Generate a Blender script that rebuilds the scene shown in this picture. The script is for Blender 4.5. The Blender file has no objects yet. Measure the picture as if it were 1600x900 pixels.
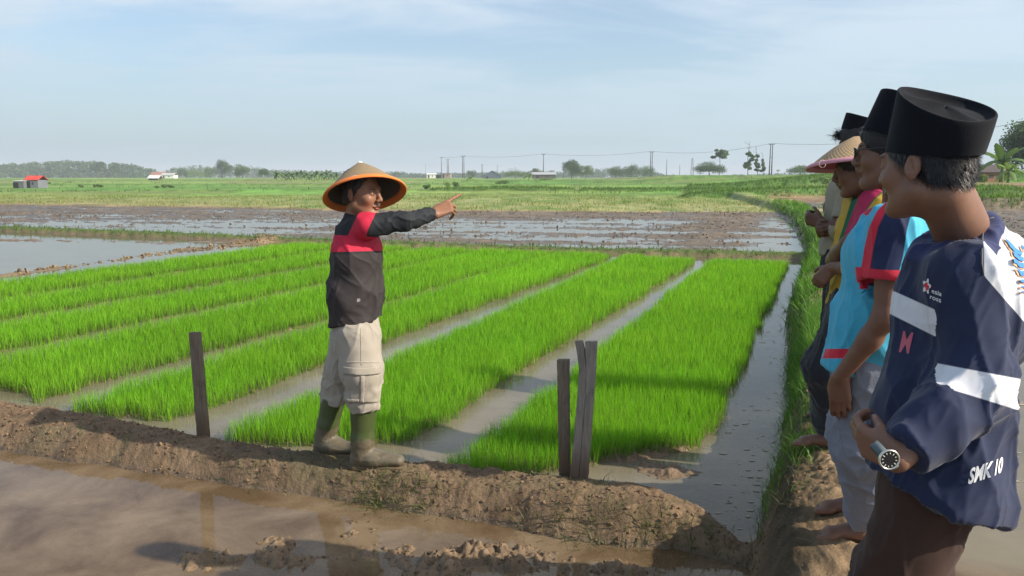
import bpy, math, random
import numpy as np
from mathutils import Vector, Matrix
from mathutils.bvhtree import BVHTree
R = math.radians
C = bpy.context.scene
COL = C.collection

# ------------------------------------------------------------------ camera, sky, sun, exposure
TH = R(8.2); FPX = 1200.0; CAMZ = 1.8; HAZE = 0.00045
cd = bpy.data.cameras.new('camera'); cam = bpy.data.objects.new('camera', cd); COL.objects.link(cam)
cam.location = (0, 0, CAMZ); cam.rotation_euler = (R(90) - TH, 0, 0)
cd.sensor_width = 36; cd.lens = 36 * FPX / 1600; cd.clip_start = 0.05; cd.clip_end = 9000
C.camera = cam
C.render.resolution_x = 1024; C.render.resolution_y = 576
SUN_AZ = (0.937, -0.350); SUN_EL = R(33)
w = bpy.data.worlds.new('World'); C.world = w; w.use_nodes = True
nt = w.node_tree; N = nt.nodes; L = nt.links
for n in list(N): N.remove(n)
out = N.new('ShaderNodeOutputWorld'); bg = N.new('ShaderNodeBackground')
sky = N.new('ShaderNodeTexSky'); sky.sky_type = 'NISHITA'; sky.sun_disc = False
sky.sun_elevation = SUN_EL; sky.sun_rotation = math.atan2(SUN_AZ[0], SUN_AZ[1])
sky.air_density = 1.0; sky.dust_density = 1.6; sky.ozone_density = 1.5; sky.altitude = 20
SKY = 0.125
mul = N.new('ShaderNodeVectorMath'); mul.operation = 'SCALE'; mul.inputs[3].default_value = SKY
L.new(sky.outputs[0], mul.inputs[0])
tc = N.new('ShaderNodeTexCoord'); sep = N.new('ShaderNodeSeparateXYZ'); L.new(tc.outputs['Generated'], sep.inputs[0])
def M_(op, a, b=None, c=None, clamp=False):
    n = N.new('ShaderNodeMath'); n.operation = op; n.use_clamp = clamp
    for i, v in enumerate((a, b, c)):
        if v is None: continue
        if isinstance(v, (int, float)): n.inputs[i].default_value = v
        else: L.new(v, n.inputs[i])
    return n.outputs[0]
zc = M_('MAXIMUM', sep.outputs[2], 0.0)
den = M_('ADD', zc, 0.16)
cu = M_('DIVIDE', sep.outputs[0], den); cv = M_('DIVIDE', sep.outputs[1], den)
cmb = N.new('ShaderNodeCombineXYZ'); L.new(cu, cmb.inputs[0]); L.new(cv, cmb.inputs[1]); cmb.inputs[2].default_value = 3.3
def noise_w(scale, detail, rough, mapping, dist=0.0):
    mp = N.new('ShaderNodeMapping'); mp.inputs['Scale'].default_value = mapping[0]; mp.inputs['Rotation'].default_value = (0, 0, mapping[1])
    mp.inputs['Location'].default_value = mapping[2]
    L.new(cmb.outputs[0], mp.inputs[0])
    n = N.new('ShaderNodeTexNoise'); n.inputs['Scale'].default_value = scale; n.inputs['Detail'].default_value = detail
    n.inputs['Roughness'].default_value = rough; n.inputs['Distortion'].default_value = dist
    L.new(mp.outputs[0], n.inputs['Vector']); return n.outputs[0]
n1 = noise_w(0.55, 6, 0.52, ((0.8, 1.0, 1), R(20), (1.2, 0.4, 0)), 0.4)
n2 = noise_w(1.7, 9, 0.58, ((0.55, 1.2, 1), R(-14), (4.1, 2.2, 0)), 0.7)
cl = M_('ADD', M_('MULTIPLY', n1, 0.58), M_('MULTIPLY', n2, 0.42))
mr = N.new('ShaderNodeMapRange'); mr.interpolation_type = 'SMOOTHSTEP'
mr.inputs[1].default_value = 0.44; mr.inputs[2].default_value = 0.585; mr.inputs[3].default_value = 0.0; mr.inputs[4].default_value = 1.0
L.new(cl, mr.inputs[0])
# clouds fade into the low haze near the horizon
mh = N.new('ShaderNodeMapRange'); mh.inputs[1].default_value = 0.0; mh.inputs[2].default_value = 0.2; mh.inputs[3].default_value = 0.25; mh.inputs[4].default_value = 0.85
L.new(sep.outputs[2], mh.inputs[0])
cm = M_('MULTIPLY', mr.outputs[0], mh.outputs[0])
m1 = N.new('ShaderNodeMix'); m1.data_type = 'RGBA'
L.new(cm, m1.inputs[0]); L.new(mul.outputs[0], m1.inputs[6]); m1.inputs[7].default_value = (0.54, 0.61, 0.68, 1)
# haze layer: pale grey blue, strongest at the horizon
hz = M_('POWER', M_('SUBTRACT', 1.0, M_('MINIMUM', M_('MULTIPLY', zc, 2.6), 1.0)), 2.0)
hz = M_('MULTIPLY', hz, 0.9)
m2 = N.new('ShaderNodeMix'); m2.data_type = 'RGBA'
L.new(hz, m2.inputs[0]); L.new(m1.outputs[2], m2.inputs[6])
# horizon is a little paler to the right (towards the sun)
mx = N.new('ShaderNodeMapRange'); mx.inputs[1].default_value = -0.6; mx.inputs[2].default_value = 0.6
L.new(sep.outputs[0], mx.inputs[0])
mhz = N.new('ShaderNodeMix'); mhz.data_type = 'RGBA'; L.new(mx.outputs[0], mhz.inputs[0])
mhz.inputs[6].default_value = (0.25, 0.35, 0.43, 1); mhz.inputs[7].default_value = (0.38, 0.51, 0.60, 1)
L.new(mhz.outputs[2], m2.inputs[7])
L.new(m2.outputs[2], bg.inputs[0]); bg.inputs[1].default_value = 1.0
L.new(bg.outputs[0], out.inputs[0])
sd = bpy.data.lights.new('sun', 'SUN'); sd.energy = 4.6; sd.angle = R(0.6); sd.color = (1.0, 0.90, 0.76)
so = bpy.data.objects.new('sun', sd); COL.objects.link(so)
sdir = Vector((SUN_AZ[0] * math.cos(SUN_EL), SUN_AZ[1] * math.cos(SUN_EL), math.sin(SUN_EL)))
so.rotation_euler = sdir.to_track_quat('Z', 'Y').to_euler(); so.location = (20, -5, 20)
C.view_settings.view_transform = 'Standard'; C.view_settings.look = 'None'; C.view_settings.gamma = 1
C.view_settings.exposure = 0.55; C.view_settings.use_curve_mapping = False
C.render.engine = 'CYCLES'
C.cycles.max_bounces = 8; C.cycles.diffuse_bounces = 3; C.cycles.glossy_bounces = 3; C.cycles.transparent_max_bounces = 8
C.cycles.transmission_bounces = 3; C.cycles.volume_bounces = 0; C.cycles.use_denoising = True
C.cycles.caustics_reflective = False; C.cycles.caustics_refractive = False

# ------------------------------------------------------------------ helpers
def ray(px, py):
    u = (px - 800) / FPX; v = (450 - py) / FPX
    return Vector((u, math.cos(TH) + v * math.sin(TH), -math.sin(TH) + v * math.cos(TH)))
def W(px, py, Y):           # point of the photo at world distance Y
    d = ray(px, py); return Vector((0, 0, CAMZ)) + d * (Y / d.y)
def Gz(px, py, z=0.0):
    d = ray(px, py); t = (z - CAMZ) / d.z; return Vector((d.x * t, d.y * t, z))
def _h(ix, iy, iz, seed):
    n = (ix.astype(np.int64) * 73856093) ^ (iy.astype(np.int64) * 19349663) ^ (iz.astype(np.int64) * 83492791) ^ (seed * 2654435761)
    n = n & 0xffffffff; n = ((n ^ (n >> 15)) * 2246822519) & 0xffffffff; n = ((n ^ (n >> 13)) * 3266489917) & 0xffffffff
    n = n ^ (n >> 16); return (n & 0xffffff).astype(np.float32) / 8388607.5 - 1.0
def vn2(x, y, seed=0):
    x = np.asarray(x, np.float64); y = np.asarray(y, np.float64)
    ix = np.floor(x); iy = np.floor(y); fx = x - ix; fy = y - iy; fx = fx * fx * (3 - 2 * fx); fy = fy * fy * (3 - 2 * fy)
    z = np.zeros_like(ix)
    a = _h(ix, iy, z, seed); b = _h(ix + 1, iy, z, seed); c = _h(ix, iy + 1, z, seed); d = _h(ix + 1, iy + 1, z, seed)
    return (a + (b - a) * fx) * (1 - fy) + (c + (d - c) * fx) * fy
def fb2(x, y, o=4, seed=0, g=0.5):
    s = 0; a = 1.0; t = 0
    for i in range(o):
        cs, sn = math.cos(i * 0.7), math.sin(i * 0.7)
        s = s + a * vn2((x * cs - y * sn) * 2.03 ** i, (x * sn + y * cs) * 2.03 ** i, seed + i * 17); t += a; a *= g
    return s / t
def vn3(p, seed=0):
    x, y, z = p[:, 0].astype(np.float64), p[:, 1].astype(np.float64), p[:, 2].astype(np.float64)
    ix = np.floor(x); iy = np.floor(y); iz = np.floor(z); fx = x - ix; fy = y - iy; fz = z - iz
    fx = fx * fx * (3 - 2 * fx); fy = fy * fy * (3 - 2 * fy); fz = fz * fz * (3 - 2 * fz)
    def l(a, b, t): return a + (b - a) * t
    r = [l(l(_h(ix, iy, iz + k, seed), _h(ix + 1, iy, iz + k, seed), fx), l(_h(ix, iy + 1, iz + k, seed), _h(ix + 1, iy + 1, iz + k, seed), fx), fy) for k in (0, 1)]
    return l(r[0], r[1], fz)
def fb3(p, o=3, seed=0):
    s = 0; a = 1.0; t = 0
    for i in range(o): s = s + a * vn3(p * 2.03 ** i + i * 3.1, seed + i * 13); t += a; a *= 0.5
    return s / t
def sst(a, b, x):
    t = np.clip((x - a) / (b - a), 0, 1); return t * t * (3 - 2 * t)
def mesh_np(name, V, quads=None, tris=None, mat=None, parent=None, smooth=True, attrs=None, mats=None, fmat=None):
    me = bpy.data.meshes.new(name); V = np.asarray(V, np.float32)
    q = np.zeros((0, 4), np.int32) if quads is None else np.asarray(quads, np.int32).reshape(-1, 4)
    t = np.zeros((0, 3), np.int32) if tris is None else np.asarray(tris, np.int32).reshape(-1, 3)
    me.vertices.add(len(V)); me.vertices.foreach_set('co', V.ravel())
    me.loops.add(q.size + t.size); me.loops.foreach_set('vertex_index', np.concatenate([q.ravel(), t.ravel()]))
    me.polygons.add(len(q) + len(t))
    st = np.concatenate([np.arange(len(q)) * 4, q.size + np.arange(len(t)) * 3]).astype(np.int32)
    me.polygons.foreach_set('loop_start', st)
    me.update(calc_edges=True)
    me.polygons.foreach_set('use_smooth', np.full(len(q) + len(t), bool(smooth)))
    for k, a in (attrs or {}).items():
        a = np.asarray(a, np.float32)
        if a.ndim == 2:
            at = me.attributes.new(k, 'FLOAT_COLOR', 'POINT')
            if a.shape[1] == 3: a = np.concatenate([a, np.ones((len(a), 1), np.float32)], 1)
            at.data.foreach_set('color', a.ravel())
        else:
            at = me.attributes.new(k, 'FLOAT', 'POINT'); at.data.foreach_set('value', a)
    for m in (mats or ([mat] if mat else [])): me.materials.append(m)
    if fmat is not None: me.polygons.foreach_set('material_index', np.asarray(fmat, np.int32))
    me.validate()
    o = bpy.data.objects.new(name, me); COL.objects.link(o)
    if parent is not None:
        o.parent = parent; o.matrix_parent_inverse = Matrix.Translation(parent.location).inverted() if parent.type == 'EMPTY' else Matrix.Identity(4)
    return o
def empty(name, loc, label, cat, group=None):
    o = bpy.data.objects.new(name, None); COL.objects.link(o); o.location = loc; o.empty_display_size = 0.1
    o['label'] = label; o['category'] = cat
    if group: o['group'] = group
    return o
def tag(o, label, cat, group=None, kind=None):
    if label: o['label'] = label
    if cat: o['category'] = cat
    if group: o['group'] = group
    if kind: o['kind'] = kind
    return o
class MB:
    def __init__(s): s.v = []; s.q = []; s.t = []
    def add(s, V, q=(), t=()):
        b = len(s.v); s.v += [tuple(x) for x in V]; s.q += [tuple(i + b for i in f) for f in q]; s.t += [tuple(i + b for i in f) for f in t]
    def tube(s, pts, rs, n=8, cap=True):
        pts = [Vector(p) for p in pts]; V = []
        if isinstance(rs, (int, float)): rs = [rs] * len(pts)
        up = Vector((0, 0, 1)) if abs((pts[-1] - pts[0]).normalized().z) < 0.9 else Vector((1, 0, 0))
        for i, p in enumerate(pts):
            d = (pts[min(i + 1, len(pts) - 1)] - pts[max(i - 1, 0)]).normalized()
            a = d.cross(up).normalized(); b = a.cross(d)
            for k in range(n):
                an = 2 * math.pi * k / n; V.append(p + (a * math.cos(an) + b * math.sin(an)) * rs[i])
        q = [(i * n + k, i * n + (k + 1) % n, (i + 1) * n + (k + 1) % n, (i + 1) * n + k) for i in range(len(pts) - 1) for k in range(n)]
        t = []
        if cap:
            V += [pts[0], pts[-1]]; m = len(pts) * n
            t = [(m, (k + 1) % n, k) for k in range(n)] + [(m + 1, m - n + k, m - n + (k + 1) % n) for k in range(n)]
        s.add(V, q, t)
    def box(s, c, sz, M=None):
        c = Vector(c); V = []
        for x in (-1, 1):
            for y in (-1, 1):
                for z in (-1, 1):
                    v = Vector((x * sz[0] / 2, y * sz[1] / 2, z * sz[2] / 2)); v = (M @ v) if M else v; V.append(c + v)
        s.add(V, [(0, 1, 3, 2), (4, 6, 7, 5), (0, 4, 5, 1), (2, 3, 7, 6), (0, 2, 6, 4), (1, 5, 7, 3)])
    def build(s, name, mat, parent=None, smooth=False, attrs=None):
        return mesh_np(name, s.v, s.q or None, s.t or None, mat, parent, smooth, attrs)

# ---- materials
def new_mat(name):
    m = bpy.data.materials.new(name); m.use_nodes = True; nt = m.node_tree
    for n in list(nt.nodes): nt.nodes.remove(n)
    o = nt.nodes.new('ShaderNodeOutputMaterial'); return m, nt, o
def nd(nt, t, **kw):
    n = nt.nodes.new(t)
    for k, v in kw.items():
        if k.startswith('i_'):
            k = k[2:]; k = int(k) if k.isdigit() else k.replace('_', ' ')
            if hasattr(v, 'is_output') or isinstance(v, bpy.types.NodeSocket): nt.links.new(v, n.inputs[k])
            else: n.inputs[k].default_value = v
        else: setattr(n, k, v)
    return n
def mixc(nt, f, a, b, blend='MIX'):
    n = nt.nodes.new('ShaderNodeMix'); n.data_type = 'RGBA'; n.blend_type = blend
    for i, v in ((0, f), (6, a), (7, b)):
        if isinstance(v, bpy.types.NodeSocket): nt.links.new(v, n.inputs[i])
        else: n.inputs[i].default_value = v if not isinstance(v, tuple) or len(v) == 4 else (*v, 1)
    return n.outputs[2]
def mth(nt, op, a, b=0.0, clamp=False):
    n = nt.nodes.new('ShaderNodeMath'); n.operation = op; n.use_clamp = clamp
    for i, v in ((0, a), (1, b)):
        if isinstance(v, bpy.types.NodeSocket): nt.links.new(v, n.inputs[i])
        else: n.inputs[i].default_value = v
    return n.outputs[0]
def noise(nt, vec, scale, detail=4, rough=0.55, dist=0):
    n = nd(nt, 'ShaderNodeTexNoise', i_Scale=scale, i_Detail=detail, i_Roughness=rough, i_Distortion=dist)
    nt.links.new(vec, n.inputs['Vector']); return n.outputs[0]
def objco(nt, sc=(1, 1, 1)):
    t = nt.nodes.new('ShaderNodeTexCoord'); m = nt.nodes.new('ShaderNodeMapping'); m.inputs['Scale'].default_value = sc
    nt.links.new(t.outputs['Object'], m.inputs[0]); return m.outputs[0]
def attr(nt, name, fac=False):
    n = nt.nodes.new('ShaderNodeAttribute'); n.attribute_name = name; return n.outputs['Fac' if fac else 'Color']
def rng(nt, v, a, b, c=0.0, d=1.0):
    n = nt.nodes.new('ShaderNodeMapRange'); nt.links.new(v, n.inputs[0])
    for i, x in enumerate((a, b, c, d)): n.inputs[i + 1].default_value = x
    return n.outputs[0]
def plain(name, col, rough=0.8, var=0.15, scale=20, bump=0.0, spec=0.3, sheen=0.0, metal=0.0, sc=(1, 1, 1), masks=(), bscale=None, vcol=False, soft=0.0):
    """procedural material: base colour (or vertex colour) with noise; masks = [(attribute, colour)] are printed areas with crisp edges"""
    m, nt, o = new_mat(name); v = objco(nt, sc)
    c = attr(nt, 'Col') if vcol else nd(nt, 'ShaderNodeRGB').outputs[0]
    if not vcol: c.default_value = (*col, 1)
    for a, cc in masks:
        f = rng(nt, attr(nt, a, True), -0.0012, 0.0012); c = mixc(nt, f, c, cc)
    n = noise(nt, v, scale, 5, 0.6)
    c = mixc(nt, 1.0, c, mixc(nt, n, (1 - var, 1 - var, 1 - var), (1 + var, 1 + var, 1 + var)), 'MULTIPLY')
    p = nd(nt, 'ShaderNodeBsdfPrincipled', i_Roughness=rough, i_Metallic=metal)
    p.inputs['Specular IOR Level'].default_value = spec; p.inputs['Sheen Weight'].default_value = sheen
    nt.links.new(c, p.inputs['Base Color'])
    if bump:
        b = nd(nt, 'ShaderNodeBump', i_Strength=bump, i_Distance=0.01); nb = noise(nt, v, bscale or scale * 3, 6, 0.65)
        nt.links.new(nb, b.inputs['Height']); nt.links.new(b.outputs[0], p.inputs['Normal'])
    nt.links.new(p.outputs[0], o.inputs[0]); return m
def leafmat(name, trans=0.45, rough=0.5, haze=0):
    m, nt, o = new_mat(name); c = attr(nt, 'Col')
    p = nd(nt, 'ShaderNodeBsdfPrincipled', i_Roughness=rough); p.inputs['Specular IOR Level'].default_value = 0.25
    nt.links.new(c, p.inputs['Base Color'])
    tr = nd(nt, 'ShaderNodeBsdfTranslucent'); nt.links.new(mixc(nt, 1.0, c, (1.15, 1.25, 0.6), 'MULTIPLY'), tr.inputs[0])
    mx = nd(nt, 'ShaderNodeMixShader'); mx.inputs[0].default_value = trans
    nt.links.new(p.outputs[0], mx.inputs[1]); nt.links.new(tr.outputs[0], mx.inputs[2]); nt.links.new(mx.outputs[0], o.inputs[0]); return m

# ------------------------------------------------------------------ terrain
def pline(x, y, pts):
    """distance to a polyline of (x, y, halfwidth, height) and the interpolated halfwidth and height"""
    best = np.full(x.shape, 1e9); hw = np.ones(x.shape); hh = np.zeros(x.shape); side = np.zeros(x.shape)
    for a, b in zip(pts[:-1], pts[1:]):
        dx, dy = b[0] - a[0], b[1] - a[1]; t = np.clip(((x - a[0]) * dx + (y - a[1]) * dy) / (dx * dx + dy * dy), 0, 1)
        d = np.hypot(x - a[0] - t * dx, y - a[1] - t * dy); m = d < best
        best = np.where(m, d, best); hw = np.where(m, a[2] + (b[2] - a[2]) * t, hw); hh = np.where(m, a[3] + (b[3] - a[3]) * t, hh)
        side = np.where(m, np.sign((x - a[0]) * dy - (y - a[1]) * dx), side)
    return best, hw, hh, side
BUND = [(-9, 7.4, .42, .14), (-6.2, 6.3, .40, .14), (-3.7, 5.35, .34, .135), (-2.82, 5.01, .30, .13), (-2.29, 4.80, .27, .13), (-1.82, 4.61, .235, .13), (-1.42, 4.45, .21, .13), (-1.05, 4.34, .21, .13), (-.55, 4.23, .245, .135), (-.18, 4.09, .255, .145), (.34, 3.89, .26, .16), (.665, 3.79, .25, .16), (.88, 3.68, .17, .13), (1.02, 3.53, .12, .07), (1.10, 3.45, .09, .03)]
RB = [(-.8, -2.2, .8, .36), (-.2, -.9, .75, .37), (.35, .4, .6, .37), (.85, 1.5, .50, .38), (1.2, 2.4, .42, .40), (1.47, 3.2, .38, .42), (1.76, 3.97, .38, .42), (1.93, 4.32, .38, .41), (2.15, 4.76, .38, .41), (2.52, 5.63, .40, .41), (3.07, 7.05, .42, .40), (4.18, 10.18, .45, .38), (5.81, 13.97, .48, .37), (7.35, 17.51, .52, .36), (9.6, 24, .56, .34), (11.55, 29.8, .6, .34), (15.0, 41.0, .75, .4), (16.5, 50, .9, .45), (19.5, 66, 1.1, .55)]
RBN = RB
STRIP = [(-34, 33, .5, .14), (-17.5, 26.4, .45, .14), (-12, 24.1, .42, .14), (-7.35, 22.1, .4, .13), (-3.4, 20.5, .38, .12), (1.54, 18.7, .36, .1), (7.0, 17.0, .36, .14)]
CLODR = [(-10.3, 11.5, .16, .05), (-9.39, 13.97, .18, .05), (-8.9, 16.0, .22, .06), (-8.2, 19.0, .32, .07), (-7.0, 21.4, .5, .08)]
FRONT = 39.5
BEDS = [(-2.06, -.66), (-3.78, -2.52), (-5.38, -4.38), (-7.3, -5.80), (-9.0, -7.8), (-10.75, -9.55), (-12.8, -11.3)]
U = (.377, .926)
def st_(x, y): return x * U[1] - y * U[0], x * U[0] + y * U[1]
def near_t(s):   # end of the beds behind the mud bund
    return np.interp(s, [-13, -9, -7.18, -6.05, -5.36, -4.4, -3.62, -2.58, -1.95, -1.3, -.68], [4.6, 4.45, 4.3, 4.2, 4.0, 4.1, 3.92, 4.3, 3.92, 4.45, 5.0])
def far_y(x): return np.interp(x, [-17.5, -12, -7.35, -3.4, 1.54, 7.0], [26.4, 24.1, 22.1, 20.5, 18.7, 17.0])
def bedmask(x, y, soft=.06):
    s, t = st_(x, y); wob = .07 * fb2(x * 2.2, y * 2.2, 3, 5) + .045 * fb2(x * 7, y * 7, 2, 55); m = np.zeros(x.shape); idx = np.full(x.shape, -1)
    for i, (a, b) in enumerate(BEDS):
        a2 = a - (.03 * (t - 5) if i in (1, 2, 3) else .012 * (t - 5))
        k = sst(-soft, soft, s - a2 + wob) * sst(-soft, soft, b - s + wob); idx = np.where(k > .5, i, idx); m = np.maximum(m, k)
    fy = far_y(x) - (1.9 if False else 1.0)
    fy = np.where(s > -3.7, far_y(x) - 1.5, fy)
    e = sst(-soft, soft, t - near_t(s) + wob) * sst(-soft * 3, soft * 3, fy - y + wob * 2)
    return m * e, np.where(e > .5, idx, -1)
RIDGES = [  # far field banks
    [(27, 44, 1.6, .65), (36, 45, 1.9, .75), (52, 47, 2, .8), (75, 50, 2, .8)],
    [(31.0, 61, 1.6, .6), (40, 62, 2, .7), (60, 64, 2, .7), (100, 70, 2, .8)],
    [(15.5, 66, 1.2, .40), (22, 68, 1.6, .75), (31, 69, 1.8, .80), (42, 66, 1.8, .7)],
    [(23, 96, 2, .8), (34, 97, 2.6, 1.0), (52, 98, 2.6, 1.1), (90, 100, 2.6, 1.1)],
    [(9, 92, 1.2, .35), (19, 91, 1.4, .42), (25, 89, 1.4, .42)],
    [(-9, 95, 1.2, .32), (-2, 97, 1.5, .45), (3.5, 96, 1.5, .4), (7, 97, 1.2, .3)],
    [(-12, 66, .8, .12), (0, 70, .8, .16), (10, 69, .9, .16), (15, 67, .9, .2)],
    [(-60, 62, .8, .10), (-35, 58, .8, .12), (-18, 55, .8, .10), (-6, 56, .7, .08)],
    [(-95, 100, 1.2, .25), (-50, 96, 1.2, .22), (-22, 92, 1.2, .25), (-10, 95, 1.2, .25)],
    [(-120, 150, 2, .25), (-40, 140, 2, .3), (10, 135, 2, .35), (50, 130, 2, .4)],
    [(-10, 175, 2, .5), (30, 170, 2, .6), (90, 165, 2, .6)],
    [(-150, 210, 3, .3), (-60, 205, 3, .3), (0, 210, 3, .3), (110, 205, 3, .5)]]
CLODS = [(-1.6, 3.42, .14), (-1.12, 3.62, .10), (-1.0, 3.35, .16), (-2.0, 3.6, .10), (.6, 3.28, .14), (-.05, 3.58, .10), (-1.42, 3.50, .16), (-1.32, 3.40, .12), (-.80, 3.68, .15), (-.62, 3.52, .12), (-.72, 3.86, .13), (-.95, 3.9, .10), (-.33, 3.50, .12), (-.22, 3.40, .16), (.12, 3.37, .2), (.2, 3.46, .13), (-1.75, 3.75, .10), (-.1, 3.44, .13), (-.35, 3.75, .09), (-1.05, 3.45, .12), (-.5, 3.3, .16), (.45, 3.3, .12)]
def height(x, y):
    """height, base colour, wetness and zone of the ground"""
    x = np.asarray(x, np.float64); y = np.asarray(y, np.float64); r = np.hypot(x, y)
    f1 = fb2(x * 1.1, y * 1.1, 3, 1); f2 = fb2(x * 6, y * 6, 3, 2); f3 = fb2(x * 24, y * 24, 3, 3); f4 = fb2(x * 60, y * 60, 2, 4)
    near = 1 - sst(14, 30, r)
    # near muddy pool
    z = -.062 + .018 * f1 + .016 * f2 + .010 * f3
    for cx, cy, cr in CLODS:
        g = np.exp(-(((x - cx) / (cr * 1.5)) ** 2 + ((y - cy) / cr) ** 2)); z = z + g * (.034 + .018 * f3 + .030 * np.abs(f2))
    zone = np.zeros(x.shape, int)
    # flooded ploughed field behind the beds
    d_s, w_s, h_s, sd_s = pline(x, y, STRIP)
    plough = (y > far_y(x)) & (y < 60)
    fur = fb2(x * .22 + .3 * f1, y * 1.5 + .25 * x, 3, 7); lum = fb2(x * 2.3, y * 2.9, 3, 8); big = fb2(x * .12, y * .13, 2, 9)
    dry = sst(2, 11, x) * .016 + sst(30, 39, y) * .03 + .03 * sst(-.1, .5, big)
    zp = -.010 + .05 * fur + .032 * np.maximum(lum, -.25) + .03 * fb2(x * 6, y * 9, 3, 10) + dry
    dr_e = pline(x, y, RB)[0]
    zp = zp - .018 * sst(2.4, 1.2, dr_e) * (np.interp(dr_e, [0, .6, 1.2], [0, 1, 1])) + .035 * np.exp(-((dr_e - 3.2) / .9) ** 2)
    z = np.where(plough, zp, z)
    # flooded left field in front of the strip
    s, t = st_(x, y)
    lf = (s < -12.95) & (y <= far_y(x)); zl = -.042 + .055 * fb2(x * .35, y * 1.5, 3, 12) + .03 * lum
    zl = zl + .05 * np.exp(-((y - (np.interp(x, [-22, -12], [25, 21.5]))) / .5) ** 2) * (.6 + lum)
    z = np.where(lf, zl, z)
    # nursery
    nur = (s >= -12.95) & (s < 3.2) & (y <= far_y(x)) & (y > np.interp(x, [p[0] for p in BUND], [p[1] for p in BUND])) & (x < np.interp(y, [p[1] for p in RB], [p[0] for p in RB]))
    bm, bi = bedmask(x, y)
    zn = -.07 + .015 * f2 + .006 * f3 + .05 * sst(-13.5, -12.4, -np.abs(s + 12.4) - 12.4) * 0
    zn = zn + bm * (.072 + .014 * f3)
    ap = np.exp(-(((x - .95) / .30) ** 2 + ((y - 4.55) / .28) ** 2)); zn = zn + ap * (.09 + .02 * f3)   # mud apron between bed and bund
    z = np.where(nur, zn, z)
    # right flooded field
    rx = np.interp(y, [p[1] for p in RB], [p[0] for p in RB])
    right = (x > rx) & (y < 60)
    zr = -.035 + .012 * f1 + .010 * f2 + .02 * np.maximum(f3 - .35, 0) * 2
    zr = np.where(y > 15, zr + sst(15, 21, y) * (.05 + .05 * lum + .03 * fb2(x * 5, y * 5, 2, 19)), zr)
    z = np.where(right, zr, z)
    # far fields
    fe = np.interp(x, [-60, -32, -10, 3, 12, 40], [52, 49, 41.5, 39.3, 39.2, 42])
    fe = fe + .8 * fb2(x * .3, y * 0, 2, 70)
    far = sst(0, 1.2, y - fe) * (x < rx + 2) + (x >= rx + 2) * sst(52, 58, y)
    zf = .08 + .03 * fb2(x * 1.2, y * 1.2, 2, 14) + 1.25 * sst(80, 300, y) + .1 * fb2(x * .05, y * .05, 2, 15)
    zf = zf + 1.15 * sst(60, 84, y) * sst(24, 44, x) * sst(330, 200, y)
    z = z * (1 - far) + zf * far
    fz = far > .5
    rz = np.zeros(x.shape)
    for rd in RIDGES:
        d, hw, hh, _ = pline(x, y, rd); rz = np.maximum(rz, hh * (1 - sst(.35, 1.1, d / hw + .25 * fb2(x * .7, y * .7, 2, 16))))
    z = z + rz
    # bunds
    z = np.maximum(z, -.08)
    d, hw, hh, sd = pline(x, y, STRIP); d = d + .07 * f2
    st = (1 - sst(.4, 1.15, d / hw)); z = z * (1 - st) + st * (hh + .03 * f2); strip = st > .35
    d, hw, hh, sd = pline(x, y, CLODR); k = 1 - sst(.3, 1.2, d / hw + .5 * lum); z = z + k * hh * (.7 + .9 * np.abs(fb2(x * 3, y * 3, 3, 18))); clodr = k > .2
    d, hw, hh, sd = pline(x, y, BUND)
    dn = d + .035 * fb2(x * 3.2, y * 3.2, 3, 21) + .015 * f3
    hw = hw * 1.12; hh = hh + .015; b1 = 1 - sst(.36, 1.16, dn / hw)
    zb = hh * (1 - .16 * np.clip(d / hw, 0, 1) ** 2) + .018 * fb2(x * 9, y * 9, 3, 22) + .010 * f3 + .006 * f4 + .022 * f1
    z = z * (1 - b1) + b1 * zb
    d2, hw2, hh2, sd2 = pline(x, y, RB); dn2 = d2 + .05 * fb2(x * 2.5, y * 2.5, 3, 23) + .02 * f3 * near
    b2 = 1 - sst(.55, 1.16, dn2 / hw2)
    zb2 = hh2 * (1 - .18 * np.clip(d2 / hw2, 0, 1) ** 2) + .022 * np.abs(fb2(x * 11, y * 11, 3, 25)) * near + .035 * fb2(x * 5, y * 5, 3, 24) * np.interp(r, [0, 20], [1, .6]) + .01 * f3 + .005 * f4
    b2 = np.where(y > 66, 0, b2)
    z = np.where(b2 > 0, z * (1 - b2) + b2 * np.maximum(zb2, z), z)
    zone = np.where(plough | right, 1, zone); zone = np.where(nur | lf, 2, zone); zone = np.where(far > .5, 3, zone)
    zone = np.where(strip | (b2 > .1), 5, zone); zone = np.where(b1 > .1, 4, zone)
    # ---- colour of the earth, with shade put into the near right slope
    A = lambda c: np.array(c)[None, :]
    n = x.size; fl = lambda a: np.asarray(a).ravel()[:, None]
    mud = A((.17, .115, .068)); dark = A((.085, .055, .032)); pale = A((.30, .21, .135)); red = A((.18, .122, .074))
    k = np.clip(.5 + .6 * f2 + .5 * f3, 0, 1); kk = fl(k)
    col = mud * (1 - kk) + pale * kk
    wetk = fl(1 - sst(.005, .06, z)); wet_mud = A((.15, .10, .055)); col = col * (1 - wetk) + (wet_mud * (.8 + .5 * kk)) * wetk
    b1c = red * (.65 + .5 * kk) + A((.05, .035, .02)) * fl(np.clip(f1 + .3 * f4, 0, 1))
    olive = A((.11, .10, .055)); ko = fl(sst(.0, .6, fb2(x * 2.5, y * 2.5, 3, 27)) * .7); b1c = b1c * (1 - ko) + olive * ko
    bb = fl(b1); col = col * (1 - bb * .95) + b1c * bb * .95
    cb = fl(sst(.04, .0, z) * b1); col = col * (1 - .5 * cb)
    # right bund: straw coloured trodden path on top, green-brown sides
    rb = fl(b2); path = A((.215, .15, .088)) * (.7 + .6 * kk); gside = A((.075, .105, .03)) * (.7 + .6 * kk)
    gm = fl(np.clip(sst(.12, .5, d2 / hw2 + .3 * f2) * sst(3.3, 5.0, y), 0, 1)); rc = path * (1 - gm) + gside * gm
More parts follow.
